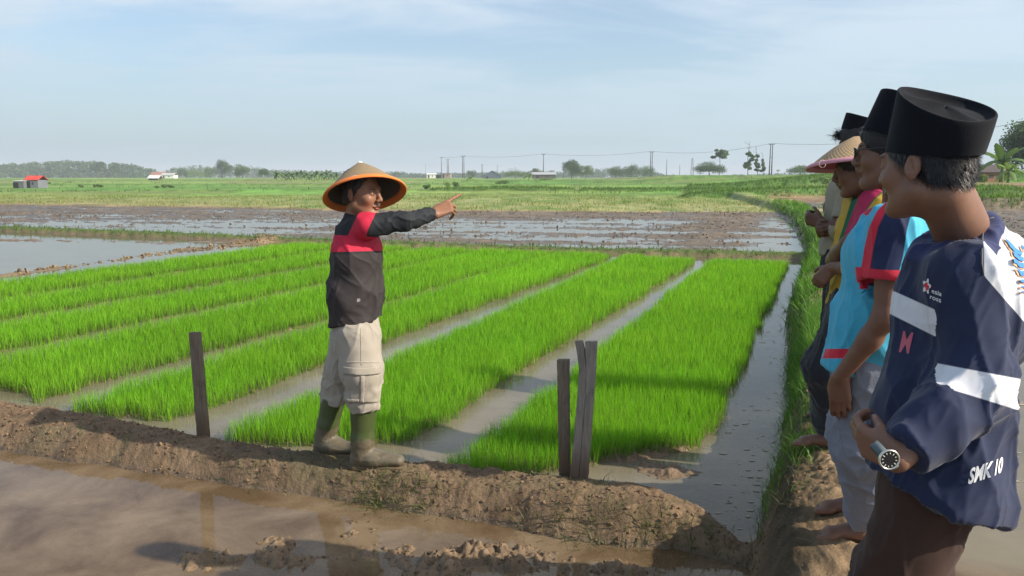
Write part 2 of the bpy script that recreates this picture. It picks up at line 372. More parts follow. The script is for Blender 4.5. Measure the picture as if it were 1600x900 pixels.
    rc = np.where(fl(y > 20), rc * .4 + gside * .6, rc)
    dk = fl(sst(5.4, 4.1, y) * sst(.22, .62, d2 / hw2 + .25 * f2) * (sd2 < 0)); rc = rc * (1 - dk) + A((.062, .047, .028)) * (.6 + .8 * kk) * dk  # dark earth on the near water-side slope, with its shade put into the colour
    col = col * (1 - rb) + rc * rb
    sg = fl(st * sst(0, .08, z)); col = col * (1 - sg) + (A((.085, .13, .035)) * (.7 + .7 * kk)) * sg
    # plough mud
    pm = fl((plough | right) & (far < .5) & (b2 < .1) & (st < .3)); kp = fl(np.clip(.5 + .8 * lum, 0, 1)); pc = A((.175, .138, .098)) * (.65 + .6 * kp) * (1 - .35 * wetk)
    col = np.where(pm > 0, pc, col)
    cr_ = fl(clodr); col = np.where(cr_, A((.20, .145, .085)) * (.7 + .7 * kp), col)
    # far fields: yellow green stubble near, greener far
    g1 = A((.20, .27, .07)); g2 = A((.135, .27, .055)); g3 = A((.30, .26, .13)); br = A((.27, .185, .11))
    nf = fb2(x * .9, y * .35, 4, 31); nb = fb2(x * .035, y * .05, 3, 32); nst = fb2(x * .08, y * .5, 3, 33)
    q1 = fl(np.clip(sst(-.35, .35, nb + .5 * nst), 0, 1)); fc = g1 * (1 - q1) + g2 * q1
    yl = fl(sst(85, 50, y) * sst(-.5, .5, nf + .3)); fc = fc * (1 - yl * .75) + g3 * yl * .75
    rbn = fl(sst(3.0, 0, y - fe) * (x < 12)); fc = fc * (1 - rbn) + br * rbn
    rf = fl((x > rx + 2) * sst(92, 80, y) * (x > 18)); fc = fc * (1 - rf) + (br * (.8 + .4 * fl(nf))) * rf
    lfz = fl(sst(-14, -40, x) * sst(70, 50, y)); fc = fc * (1 - .5 * lfz) + A((.27, .215, .12)) * lfz * .5
    py_ = np.log(np.maximum(y, 40) / 40) * 7 + .15 * fb2(x * .02, y * .02, 2, 95); iy = np.floor(py_); px_ = x / (.22 * np.maximum(y, 40) + 6) + _h(iy, iy * 0, iy * 0, 5) * 3 + .1 * nb; ix = np.floor(px_)
    t1 = _h(ix, iy, iy * 0, 6); t2 = _h(ix, iy, iy * 0, 7); pk = fl(sst(58, 75, y)); tint = 1 + .22 * fl(t1); olv = fl(np.clip(t2 - .35, 0, 1) * 1.3)
    fc = fc * (1 - pk) + (fc * tint * (1 - olv) + A((.21, .20, .085)) * olv) * pk
    ed_ = fl(np.maximum(sst(.10, .03, py_ - iy), sst(.03, .01, px_ - ix) * .5)) * pk; fc = fc * (1 - .55 * ed_) + A((.05, .09, .03)) * .55 * ed_
    fc = fc * (.78 + .5 * fl(np.clip(nf + .5, 0, 1)))
    gr = fl(np.clip(rz * 3, 0, 1)); fc = fc * (1 - gr) + (A((.10, .20, .045)) * (.7 + .5 * fl(np.clip(nf + .5, 0, 1)))) * gr
    col = np.where(fl(far > .5), fc, col)
    wet = np.clip(1 - sst(.0, .05, z), 0, 1) * (far < .5)
    wet = np.maximum(wet, .35 * ((plough | right) & (far < .5)))
    return z, col, wet, zone
def ground_z(x, y): return float(height(np.array([x]), np.array([y]))[0][0])
def G(px, py, zup=0.0):
    """the point of the ground seen at a pixel of the photo"""
    z = 0.0; p = Gz(px, py, 0)
    for _ in range(12):
        z = .5 * z + .5 * ground_z(p.x, p.y); z = min(z, 1.7); p = Gz(px, py, z)
    return Vector((p.x, p.y, ground_z(p.x, p.y) + zup))

m, nt_, o_ = new_mat('earth'); nt = nt_
v = objco(nt); c = attr(nt, 'Col'); wet = attr(nt, 'wet', True)
nA = noise(nt, v, 45, 6, .7); nB = noise(nt, v, 9, 5, .6); nC = noise(nt, v, 0.8, 5, .6)
c2 = mixc(nt, 1.0, c, mixc(nt, nA, (.62, .62, .62), (1.35, 1.35, 1.35)), 'MULTIPLY')
c2 = mixc(nt, 1.0, c2, mixc(nt, nC, (.85, .85, .85), (1.15, 1.15, 1.15)), 'MULTIPLY')
straw = rng(nt, noise(nt, objco(nt, (60, 14, 30)), 3.0, 3, .5, 1.5), .64, .70); c2 = mixc(nt, mth(nt, 'MULTIPLY', straw, .35), c2, (.34, .27, .15))
p = nd(nt, 'ShaderNodeBsdfPrincipled'); nt.links.new(c2, p.inputs['Base Color']); nt.links.new(rng(nt, wet, 0, 1, .9, .38), p.inputs['Roughness'])
nt.links.new(rng(nt, wet, 0, 1, .15, .5), p.inputs['Specular IOR Level'])
hgt = mth(nt, 'ADD', mth(nt, 'MULTIPLY', nA, .012), mth(nt, 'MULTIPLY', nB, .03))
b = nd(nt, 'ShaderNodeBump', i_Strength=.9, i_Distance=1.0); nt.links.new(hgt, b.inputs['Height']); nt.links.new(b.outputs[0], p.inputs['Normal'])
nt.links.new(p.outputs[0], o_.inputs[0]); EARTH = m

HF = FPX * CAMZ
def yrows():
    a = list(np.linspace(-3.5, 1.2, 30)) + list(np.linspace(1.3, 3.2, 60))
    v0 = HF / 3.2; rows = v0 - np.arange(1, 640) * (v0 - HF / 62) / 640.0
    a += list(HF / rows); a += list(np.geomspace(62.5, 330, 160)) + list(np.geomspace(340, 5500, 24)); return np.array(a)
ys = yrows()
us = np.concatenate([-np.geomspace(2.2, .96, 14), np.linspace(-.94, .94, 1050), np.geomspace(.96, 2.2, 14)])
YY, UU = np.meshgrid(ys, us, indexing='ij'); XX = UU * (np.abs(YY) * 1.0 + np.interp(YY, [-3.5, 1, 3], [3.5, 1.5, .15]))
Z, CC, WET, ZN = height(XX.ravel(), YY.ravel())
nr, nc = XX.shape; P_ = np.stack([XX.ravel(), YY.ravel(), Z], 1)
ii = np.arange(nr - 1)[:, None] * nc + np.arange(nc - 1)[None, :]
Q = np.stack([ii, ii + 1, ii + nc + 1, ii + nc], -1).reshape(-1, 4)
fzn = ZN[Q[:, 0]]
for name, zs in (('ground', (0,)), ('ploughed_field', (1,)), ('nursery_mud', (2,)), ('far_fields', (3,)), ('mud_bund', (4,)), ('grassy_bund', (5,))):
    m_ = np.isin(fzn, zs); qq = Q[m_]; u, inv = np.unique(qq.ravel(), return_inverse=True)
    o = mesh_np(name, P_[u], inv.reshape(-1, 4), None, EARTH, attrs={'Col': CC[u], 'wet': WET[u]}); o['kind'] = 'structure'

# ------------------------------------------------------------------ water
def water_mat(name, body, clarity, rough, bumps):
    m, nt, o = new_mat(name); v = objco(nt)
    sx = nt.nodes.new('ShaderNodeSeparateXYZ'); nt.links.new(v, sx.inputs[0]); pool = rng(nt, mth(nt, 'ADD', sx.outputs[1], mth(nt, 'MULTIPLY', sx.outputs[0], .32)), 4.15, 3.95)
    n1 = noise(nt, v, 5, 4, .5); n2 = noise(nt, v, 55, 3, .5)
    hh = mth(nt, 'ADD', mth(nt, 'MULTIPLY', n1, bumps), mth(nt, 'MULTIPLY', n2, bumps * .07))
    b = nd(nt, 'ShaderNodeBump', i_Strength=1.0, i_Distance=1.0); nt.links.new(hh, b.inputs['Height'])
    scum = rng(nt, noise(nt, v, 1.3, 5, .6), .35, .7)
    cc = mixc(nt, scum, tuple(x * .8 for x in body), tuple(x * 1.15 for x in body))
    silt = rng(nt, noise(nt, v, 2.2, 6, .65, .5), .35, .68); cc = mixc(nt, pool, cc, mixc(nt, silt, (.17, .112, .06), (.36, .265, .165)))
    df = nd(nt, 'ShaderNodeBsdfDiffuse'); nt.links.new(cc, df.inputs[0])
    tr = nd(nt, 'ShaderNodeBsdfTransparent', i_0=(.93, .80, .55, 1))
    mx = nd(nt, 'ShaderNodeMixShader'); mx.inputs[0].default_value = clarity; nt.links.new(df.outputs[0], mx.inputs[1]); nt.links.new(tr.outputs[0], mx.inputs[2])
    gl = nd(nt, 'ShaderNodeBsdfGlossy', i_Roughness=rough); nt.links.new(b.outputs[0], gl.inputs['Normal'])
    fr = nd(nt, 'ShaderNodeFresnel', i_IOR=1.33); nt.links.new(b.outputs[0], fr.inputs['Normal'])
    m2 = nd(nt, 'ShaderNodeMixShader'); nt.links.new(fr.outputs[0], m2.inputs[0]); nt.links.new(mx.outputs[0], m2.inputs[1]); nt.links.new(gl.outputs[0], m2.inputs[2])
    nt.links.new(m2.outputs[0], o.inputs[0]); return m
WATER = water_mat('muddy_water', (.29, .245, .165), .40, .02, .0014)
xs = np.linspace(-70, 60, 66); yy = np.linspace(-3.4, 60, 34); A_, B_ = np.meshgrid(xs, yy, indexing='ij')
ii = np.arange(65)[:, None] * 34 + np.arange(33)[None, :]
o = mesh_np('water', np.stack([A_.ravel(), B_.ravel(), 0 * A_.ravel()], 1), np.stack([ii, ii + 34, ii + 35, ii + 1], -1).reshape(-1, 4), None, WATER); o['kind'] = 'structure'

# ------------------------------------------------------------------ grasses
rs = np.random.RandomState(7)
LEAF = leafmat('leaf_green', .4, .5); SEED = leafmat('rice_leaf', .5, .65)
def blades(name, B, hgt, wid, lean, az, cols_base, cols_tip, mat, parent=None, seg=2, droop=0.0, label=None, cat=None):
    """curved grass blades: B (n,3) roots, hgt, wid, lean (m at tip), az of lean; faces turned at random"""
    n = len(B); fa = rs.rand(n) * math.pi; wx, wy = np.cos(fa) * wid / 2, np.sin(fa) * wid / 2
    V = []; Cc = []
    for k in range(seg + 1):
        t = k / seg; off = lean * t ** 1.8; zz = hgt * (t - droop * t * t * np.clip(lean / hgt, 0, 1.5)); wk = (1 - t ** 1.6) if k < seg else 0
        cx, cy, cz = B[:, 0] + np.cos(az) * off, B[:, 1] + np.sin(az) * off, B[:, 2] + zz
        cc = cols_base * (1 - t) + cols_tip * t
        if k < seg:
            V += [np.stack([cx - wx * wk, cy - wy * wk, cz], 1), np.stack([cx + wx * wk, cy + wy * wk, cz], 1)]; Cc += [cc, cc]
        else: V += [np.stack([cx, cy, cz], 1)]; Cc += [cc]
    m = 2 * seg + 1; VV = np.stack(V, 1).reshape(-1, 3); CV = np.stack(Cc, 1).reshape(-1, 3); b = np.arange(n)[:, None] * m
    q = np.concatenate([b + np.array([2 * k, 2 * k + 1, 2 * k + 3, 2 * k + 2]) for k in range(seg - 1)], 0)
    t = b + np.array([2 * seg - 2, 2 * seg - 1, 2 * seg])
    return mesh_np(name, VV, q, t, mat, parent, True, {'Col': CV})
bed_labels = ['widest rice seedling bed beside the right water channel', 'rice seedling bed behind the pointing man\'s boots, second from the right channel',
              'rice seedling bed behind the lone left post, third from the right', 'fourth rice seedling bed from the right, reaching the left photo edge',
              'fifth rice seedling bed from the right, past the middle of the left edge', 'sixth rice seedling bed from the right, far left',
              'farthest left rice seedling bed beside the flooded field']
for bi_, (a, b) in enumerate(BEDS):
    t0 = 3.6; pts = []
    tt = t0
    while tt < 26:
        step = .5; sm, tm = (a + b) / 2, tt + .25; xm, ym = sm * U[1] + tm * U[0], tm * U[1] - sm * U[0]
        d = max(4.2, math.hypot(xm, ym)); den = min(6200, 6200 * (4.8 / d) ** 1.5)
        if tt > 24.0 and bi_ < 4: break
        n = int(den * step * (b - a + 1.0)); s_ = a - .75 + rs.rand(n) * (b - a + .85); t_ = tt + rs.rand(n) * step
        pts.append(np.stack([s_, t_], 1)); tt += step
    st = np.concatenate(pts); x = st[:, 0] * U[1] + st[:, 1] * U[0]; y = st[:, 1] * U[1] - st[:, 0] * U[0]
    bm, ix = bedmask(x, y, .04); keep = (bm > .5 + .3 * (rs.rand(len(x)) - .5)) & (ix == bi_)
    inview = np.abs(x) < y * .78 + 1.0
    x, y = x[keep & inview], y[keep & inview]; n = len(x); d = np.hypot(x, y)
    z = height(x, y)[0] - .01
    pat = fb2(x * 1.5, y * 1.5, 3, 40); p2 = fb2(x * .35, y * .35, 2, 41)
    h = (.168 + .020 * pat + .012 * p2) * (.80 + .30 * rs.rand(n))
    wd = .0034 * np.clip(d / 4.8, 1, 9) ** .85 * (.8 + .5 * rs.rand(n)); ln = h * np.abs(rs.randn(n)) * .22 + .008; az = rs.rand(n) * 6.283 + .0
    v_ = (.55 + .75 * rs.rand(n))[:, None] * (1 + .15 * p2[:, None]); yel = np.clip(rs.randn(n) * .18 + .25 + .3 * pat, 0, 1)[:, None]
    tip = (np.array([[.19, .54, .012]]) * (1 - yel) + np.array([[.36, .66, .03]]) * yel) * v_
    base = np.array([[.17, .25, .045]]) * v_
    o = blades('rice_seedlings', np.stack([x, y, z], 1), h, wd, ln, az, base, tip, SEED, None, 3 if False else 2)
    tag(o, bed_labels[bi_], 'rice bed', 'rice seedling beds in strips across the nursery', 'stuff')

def scatter(fn, n, box):
    x = box[0] + rs.rand(n) * (box[1] - box[0]); y = box[2] + rs.rand(n) * (box[3] - box[2]); k = fn(x, y) > rs.rand(n); return x[k], y[k]
def grass_patch(name, x, y, h, w_, lean, col, col2, label, cat='grass', seg=3, droop=.35, zoff=-.01):
    z = height(x, y)[0] + zoff; n = len(x); az = rs.rand(n) * 6.283; v_ = (.6 + .8 * rs.rand(n))[:, None]; k = rs.rand(n)[:, None] ** 2
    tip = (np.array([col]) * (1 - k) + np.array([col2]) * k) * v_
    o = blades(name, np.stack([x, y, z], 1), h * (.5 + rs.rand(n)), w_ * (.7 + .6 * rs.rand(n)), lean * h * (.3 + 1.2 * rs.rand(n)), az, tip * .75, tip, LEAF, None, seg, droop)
    return tag(o, label, cat, None, 'stuff')
# right bund: rank grass along the water side, in four distance bands
gx, gy, gh, gw = [], [], [], []
for y0, y1, n, hh, ww in ((3.3, 5.2, 60000, .115, .0036), (5.2, 8, 60000, .14, .005), (8, 13, 26000, .16, .010), (13, 22, 22000, .18, .018), (22, 46, 22000, .22, .035)):
    def fn(x, y):
        d, hw, h_, sd = pline(x, y, RB); k = sst(1.2, .85, d / hw) * np.where(sd < 0, 1.0, .25) * sst(np.where(sd < 0, -.15, .15), np.where(sd < 0, .35, .55), d / hw + .35 * fb2(x * 1.8, y * 1.8, 2, 60))
        k = k * np.clip(.5 + 1.3 * fb2(x * 2.6, y * 2.6, 2, 61), 0.05, 1); k = np.where(y > 12, np.maximum(k, sst(1.15, .9, d / hw) * .5), k)
        return k * sst(3.3, 4.2, y + .6 * fb2(x * 4, y * 4, 2, 66))
    lo = np.interp(y0, [p[1] for p in RB], [p[0] for p in RB]); hi = np.interp(y1, [p[1] for p in RB], [p[0] for p in RB])
    x, y = scatter(fn, n, (lo - .9, hi + .9, y0, y1)); gx.append(x); gy.append(y); gh.append(np.full(len(x), hh)); gw.append(np.full(len(x), ww))
x, y, h, ww = map(np.concatenate, (gx, gy, gh, gw))
grass_patch('grass', x, y, h, ww, .75, (.085, .22, .03), (.19, .33, .05), 'rank green grass along the water side of the right-hand path')
# far strip, cross bund
def fs(x, y):
    d, hw, h_, sd = pline(x, y, STRIP); return sst(1.25, .7, d / hw) * np.clip(.75 + .8 * fb2(x * 1.2, y * 1.2, 2, 62), .15, 1)
x, y = scatter(fs, 42000, (-24, 7, 16.5, 30)); grass_patch('grass', x, y, np.full(len(x), .11), np.full(len(x), .022), .8, (.085, .17, .035), (.16, .22, .06), 'dark grass on the low bund behind the seedling beds')
# weeds on and below the mud bund
def fw(x, y):
    d, hw, h_, sd = pline(x, y, BUND); frontside = y < np.interp(x, [p[0] for p in BUND], [p[1] for p in BUND])
    cl = sst(.12, .5, fb2(x * 2.6, y * 2.6, 2, 64)); m = 1.3 * np.exp(-(((x + .75) / .30) ** 2 + ((y - 4.0) / .16) ** 2)) + .8 * np.exp(-(((x - .45) / .55) ** 2 + ((y - 3.60) / .14) ** 2)) + .8 * np.exp(-(((x - 1.0) / .14) ** 2 + ((y - 3.5) / .2) ** 2))
    return np.where(frontside, sst(1.6, 1.1, d / hw) * sst(.35, .8, d / hw), 0) * (.22 * cl + .7 * m) + (d < hw) * .014
def fw2(x, y):
    d, hw, h_, sd = pline(x, y, RB); return (sd < 0) * sst(1.2, .9, d / hw) * sst(.2, .6, d / hw) * np.clip(.1 + .9 * fb2(x * 4, y * 4, 2, 91), .02, 1) * (y < 5)
x, y = scatter(fw2, 9000, (.6, 2.2, 2.6, 5)); grass_patch('weeds', x, y, np.full(len(x), .06), np.full(len(x), .0035), 1.2, (.07, .12, .03), (.24, .20, .09), 'sparse weeds on the dark, shaded earth slope at the lower right')
x, y = scatter(fw, 90000, (-4.5, 1.3, 3.2, 6)); grass_patch('weeds', x, y, np.full(len(x), .085), np.full(len(x), .0050), 1.3, (.07, .13, .03), (.26, .24, .10), 'scattered dry weeds on the mud bund and its water edge')
def sl_(x, y):
    d, hw, h_, sd = pline(x, y, BUND); d2, hw2, h2, s2 = pline(x, y, RB); return np.maximum((d < hw) * .5, (d2 < hw2) * np.clip(.3 + fb2(x * 2, y * 2, 2, 93), 0, 1) * (y < 9))
x, y = scatter(sl_, 14000, (-5, 4, 2.4, 9)); z_ = height(x, y)[0]; n_ = len(x)
o = blades('straw', np.stack([x, y, z_ + .004], 1), np.full(n_, .006), np.full(n_, .0032), .03 + .06 * rs.rand(n_), rs.rand(n_) * 6.283, np.tile([[.34, .27, .14]], (n_, 1)) * (.5 + .7 * rs.rand(n_, 1)), np.tile([[.38, .31, .17]], (n_, 1)) * (.5 + .7 * rs.rand(n_, 1)), LEAF, None, 2)
tag(o, 'dry straw bits lying on the earth of the bunds', 'straw', None, 'stuff')
# far field tussocks
def ff(x, y):
    rx = np.interp(y, [p[1] for p in RB], [p[0] for p in RB]); return (x < rx + 1) * np.clip(.45 + .9 * fb2(x * .5, y * .35, 3, 67), .03, 1) * sst(-.2, 1.0, y - np.interp(x, [-60, -32, -10, 3, 12, 40], [52, 49, 41.5, 39.3, 39.2, 42]))
x, y = scatter(ff, 60000, (-55, 17, 39, 74)); grass_patch('stubble', x, y, np.full(len(x), .16), np.full(len(x), .035), .5, (.22, .29, .075), (.34, .31, .14), 'yellow green stubble of the harvested field beyond the mud', 'stubble', 2)
def fr_(x, y):
    k = np.zeros(x.shape)
    for rd in RIDGES[:6]:
        d, hw, hh, _ = pline(x, y, rd); k = np.maximum(k, sst(1.15, .8, d / hw))
    return k
x, y = scatter(fr_, 330000, (-10, 80, 42, 101)); grass_patch('bank_grass', x, y, np.full(len(x), .28), np.full(len(x), .06), .5, (.10, .21, .04), (.22, .30, .07), 'tall green grass on the banks of the far right fields', 'grass', 2)
x, y = scatter(lambda x, y: np.clip(fb2(x * .12, y * .12, 3, 68) - .12, 0, 1) * 1.2, 26000, (-110, 60, 75, 200)); grass_patch('bank_grass', x, y, np.full(len(x), .35), np.full(len(x), .12), .5, (.10, .20, .045), (.2, .3, .07), 'patches of taller growth across the distant green fields', 'grass', 2)

# ------------------------------------------------------------------ implicit bodies
def va(p): return np.array(p, np.float64)
class Field:
    def __init__(s, lo, hi, h):
        s.lo = va(lo); s.h = h; s.n = np.ceil((va(hi) - s.lo) / h).astype(int) + 1
        s.V = np.full(s.n, 1.0, np.float32)
    def win(s, lo, hi, pad):
        a = np.clip(np.floor((va(lo) - pad - s.lo) / s.h).astype(int), 0, s.n - 1); b = np.clip(np.ceil((va(hi) + pad - s.lo) / s.h).astype(int) + 1, 1, s.n)
        b = np.maximum(b, a + 1)
        ax = [(s.lo[i] + s.h * np.arange(a[i], b[i])).astype(np.float32) for i in range(3)]
        return (slice(a[0], b[0]), slice(a[1], b[1]), slice(a[2], b[2])), ax[0][:, None, None], ax[1][None, :, None], ax[2][None, None, :]
    def put(s, sl, d, k, op):
        v = s.V[sl]
        if op == 's': d = -d; hh = np.maximum(k - np.abs(v - d), 0) / k; s.V[sl] = np.maximum(v, d) + hh * hh * k * .25
        else: hh = np.maximum(k - np.abs(v - d), 0) / k; s.V[sl] = np.minimum(v, d) - hh * hh * k * .25
    def cone(s, a, b, ra, rb, k=.02, wide=None, sc=1.0, op='u'):
        """tapered capsule; wide = axis along which the section is sc times wider"""
        a, b = va(a), va(b); rm = max(ra, rb) * max(sc, 1)
        sl, X, Y, Z = s.win(np.minimum(a, b) - rm, np.maximum(a, b) + rm, k + 3 * s.h)
        x, y, z = X - a[0], Y - a[1], Z - a[2]; ab = b - a
        if wide is not None:
            n = va(wide); n = n / np.linalg.norm(n); g = 1 / sc - 1; q = (x * n[0] + y * n[1] + z * n[2]) * g; x = x + n[0] * q; y = y + n[1] * q; z = z + n[2] * q
            ab = ab + n * (ab @ n) * g
        L2 = max(ab @ ab, 1e-9); t = np.clip((x * ab[0] + y * ab[1] + z * ab[2]) / L2, 0, 1)
        d = np.sqrt((x - ab[0] * t) ** 2 + (y - ab[1] * t) ** 2 + (z - ab[2] * t) ** 2) - (ra + (rb - ra) * t)
        s.put(sl, d, k, op); return s
    def ell(s, c, r, M=None, k=.015, op='u'):
        """ellipsoid with radii r along the columns of M"""
        c = va(c); r = va(r); M = np.eye(3) if M is None else M; e = np.sqrt(((M * r[None, :]) ** 2).sum(1))
        sl, X, Y, Z = s.win(c - e, c + e, k + 3 * s.h); x, y, z = X - c[0], Y - c[1], Z - c[2]
        l = [x * M[0, i] + y * M[1, i] + z * M[2, i] for i in range(3)]
        k0 = np.sqrt(sum((l[i] / r[i]) ** 2 for i in range(3))); k1 = np.sqrt(sum((l[i] / r[i] ** 2) ** 2 for i in range(3))) + 1e-6
        s.put(sl, k0 * (k0 - 1) / k1, k, op); return s
    def cut(s, p, n, k=.004, lim=None):
        """remove the half space beyond p along n"""
        p, n = va(p), va(n); n = n / np.linalg.norm(n)
        if lim: sl, X, Y, Z = s.win(p - lim, p + lim, 0)
        else: sl, X, Y, Z = s.win(s.lo, s.lo + s.h * s.n, 0)
        d = -((X - p[0]) * n[0] + (Y - p[1]) * n[1] + (Z - p[2]) * n[2])
        if lim:
            rr = (X - p[0]) ** 2 + (Y - p[1]) ** 2 + (Z - p[2]) ** 2; d = np.maximum(d, np.sqrt(rr) - lim * .95)
        s.put(sl, d, k, 's'); return s
    def mesh(s):
        V = s.V; S = V < 0; n = V.shape; c = np.zeros([i - 1 for i in n], np.int8)
        offs = [(i, j, k) for i in (0, 1) for j in (0, 1) for k in (0, 1)]
        def sh(A, o): return A[o[0]:n[0] - 1 + o[0], o[1]:n[1] - 1 + o[1], o[2]:n[2] - 1 + o[2]]
        for o in offs: c += sh(S, o)
        act = (c > 0) & (c < 8); I, J, K = np.nonzero(act); cnt = np.zeros(len(I)); P = np.zeros((len(I), 3))
        val = {o: V[I + o[0], J + o[1], K + o[2]].astype(np.float64) for o in offs}
        for o in offs:
            for a in range(3):
                if o[a] == 0:
                    o2 = tuple(o[i] + (i == a) for i in range(3)); va_, vb = val[o], val[o2]; m = (va_ < 0) != (vb < 0)
                    t = np.where(m, va_ / np.where(m, va_ - vb, 1), 0)
                    for i in range(3): P[:, i] += np.where(m, o[i] + (t if i == a else 0), 0)
                    cnt += m
        P = (P / cnt[:, None] + np.stack([I, J, K], 1)) * s.h + s.lo
        vid = np.full(c.shape, -1, np.int32); vid[I, J, K] = np.arange(len(I)); Q = []
        for a in range(3):
            sa = [slice(None)] * 3; sb = [slice(None)] * 3; sa[a] = slice(0, n[a] - 1); sb[a] = slice(1, n[a])
            A, B = S[tuple(sa)], S[tuple(sb)]; i, j, k = np.nonzero(A != B); b_, c_ = [x for x in range(3) if x != a]
            e = [i, j, k]; ok = (e[b_] > 0) & (e[c_] > 0) & (e[b_] < n[b_] - 1) & (e[c_] < n[c_] - 1); e = [q[ok] for q in e]; flip = A[tuple(e)]
            def g(db, dc):
                f = list(e); f[b_] = f[b_] - db; f[c_] = f[c_] - dc; return vid[tuple(f)]
            q = np.stack([g(1, 1), g(0, 1), g(0, 0), g(1, 0)], 1)
            if a == 1: flip = ~flip
            q[~flip] = q[~flip][:, ::-1]; Q.append(q)
        Q = np.concatenate(Q); Q = Q[(Q >= 0).all(1)]
        a_, b_, c_ = P[Q[:, 0]], P[Q[:, 1]], P[Q[:, 2]]
        if np.einsum('ij,ij->i', a_, np.cross(b_, c_)).sum() + np.einsum('ij,ij->i', a_, np.cross(c_, P[Q[:, 3]])).sum() < 0: Q = Q[:, ::-1]
        return P, Q
def vnormals(P, Q):
    n = np.zeros_like(P); f = np.cross(P[Q[:, 2]] - P[Q[:, 0]], P[Q[:, 3]] - P[Q[:, 1]])
    for i in range(4):
        for a in range(3): n[:, a] += np.bincount(Q[:, i], f[:, a], len(P))
    return n / (np.linalg.norm(n, axis=1)[:, None] + 1e-12)
def relax(P, Q, it=2, f=.5):
    for _ in range(it):
        acc = np.zeros_like(P); c = np.zeros(len(P))
        for i, j in ((0, 1), (1, 2), (2, 3), (3, 0)):
            for a_, b_ in ((i, j), (j, i)):
                for a in range(3): acc[:, a] += np.bincount(Q[:, a_], P[Q[:, b_], a], len(P))
                c += np.bincount(Q[:, a_], None, len(P))
        P = P * (1 - f) + f * acc / np.maximum(c, 1)[:, None]
    return P
def folds(P, Q, amp, items, seed=0):
    """cloth folds: items = [(direction of the fold line, frequency, weight fn or None)]"""
    N_ = vnormals(P, Q); d = np.zeros(len(P))
    for j, (dr, fq, wf) in enumerate(items):
        dr = va(dr); dr = dr / np.linalg.norm(dr); p = P - dr[None, :] * (P @ dr)[:, None] * .8
        q = vn3(p * fq + .5 * vn3(P * 6, seed + 5)[:, None], seed + j * 7); r = np.exp(-np.abs(q) * 5.0) * 1.7 - .55
        q2 = vn3(p * fq * 2.3 + 9, seed + 50 + j); r = r + .55 * (np.exp(-np.abs(q2) * 4.5) * 1.6 - .5); d += r * (wf(P) if wf else 1)
    return P + N_ * (amp * d)[:, None]

def frame(fwd, up):
    """columns: right, forward, up"""
    f = Vector(fwd).normalized(); u = Vector(up); u = (u - f * u.dot(f)).normalized(); r = f.cross(u)
    return np.array([[r.x, f.x, u.x], [r.y, f.y, u.y], [r.z, f.z, u.z]])
def yaw(deg, pitch=0, roll=0):
    """head or torso frame: deg 0 faces +Y, 90 faces -X (the left of the photo), -90 faces +X; pitch down positive"""
    M = Matrix.Rotation(R(deg), 3, 'Z') @ Matrix.Rotation(R(-pitch), 3, 'X') @ Matrix.Rotation(R(roll), 3, 'Y')
    return np.array(M)
def head(F, o, M, s=1.0, lips=1.0, crown=1.0, nose=1.0, occ=1.0):
    g = lambda x, y, z: o + M @ (va((x, y, z)) * s)
    e = lambda c, r, k=.012, op='u', MM=None: F.ell(g(*c), va(r) * s, M if MM is None else M @ MM, k * s, op)
    c = lambda a, b, ra, rb, k=.012, op='u': F.cone(g(*a), g(*b), ra * s, rb * s, k * s, None, 1, op)
    e((0, -.014, .030 - .03 * (1 - crown)), (.075, .097 * occ, .086 * crown)); e((0, .028, -.032), (.060, .060, .086), .03)
    for sx in (-1, 1):
        c((sx * .050, -.004, -.062), (sx * .016, .068, -.102), .020, .017, .03)
        e((sx * .040, .058, -.030), (.020, .022, .020), .025)                       # cheekbone
    e((0, .078, -.100), (.017, .015, .014), .018)                                    # chin
    c((-.034, .080, .020), (.034, .080, .020), .0105, .0105, .018)                   # brow
    for sx in (-1, 1):
        e((sx * .032, .098, .002), (.018, .016, .013), .012, 's'); e((sx * .031, .0765, .001), (.0145, .0125, .0125), .003)
        c((sx * .020, .0865, .0075), (sx * .043, .079, .006), .0032, .0030, .003); c((sx * .021, .0865, -.0075), (sx * .041, .079, -.006), .0026, .0026, .003)  # lids
    c((0, .088, .014), (0, .088 + .018 * nose, -.026), .0075, .0115, .010)
    e((0, .088 + .020 * nose, -.030), (.0115, .0105, .010), .006)
    for sx in (-1, 1): e((sx * .0125, .088 + .011 * nose, -.034), (.0085, .010, .0075), .005); e((sx * .007, .106, -.043), (.0035, .005, .004), .003, 's')
    c((0, .094, -.047), (0, .094, -.054), .010, .012, .010)
    c((-.021, .0855, -.0615), (.021, .0855, -.0615), .0052 * lips, .0052 * lips, .005); e((0, .0935, -.0605), (.016, .0065, .0055 * lips), None or .004)
    e((0, .0905, -.0725), (.0175, .0075, .0062 * lips), .004)
    c((-.022, .0985, -.0665), (.022, .0985, -.0665), .0024, .0024, .003, 's')
    for sx in (-1, 1):
        T = np.array(Matrix.Rotation(R(-sx * 22), 3, 'Z') @ Matrix.Rotation(R(12), 3, 'X'))
        e((sx * .080, -.012, -.008), (.008, .0175, .029), .006, 'u', T); e((sx * .0885, -.009, -.004), (.0065, .0105, .019), .0025, 's', T); c((sx * .0855, -.014, .010), (sx * .0855, -.016, -.010), .0022, .0022, .003)
        e((sx * .082, -.004, -.010), (.004, .005, .007), .003, 'u', T); e((sx * .080, -.008, -.033), (.006, .008, .008), .004)
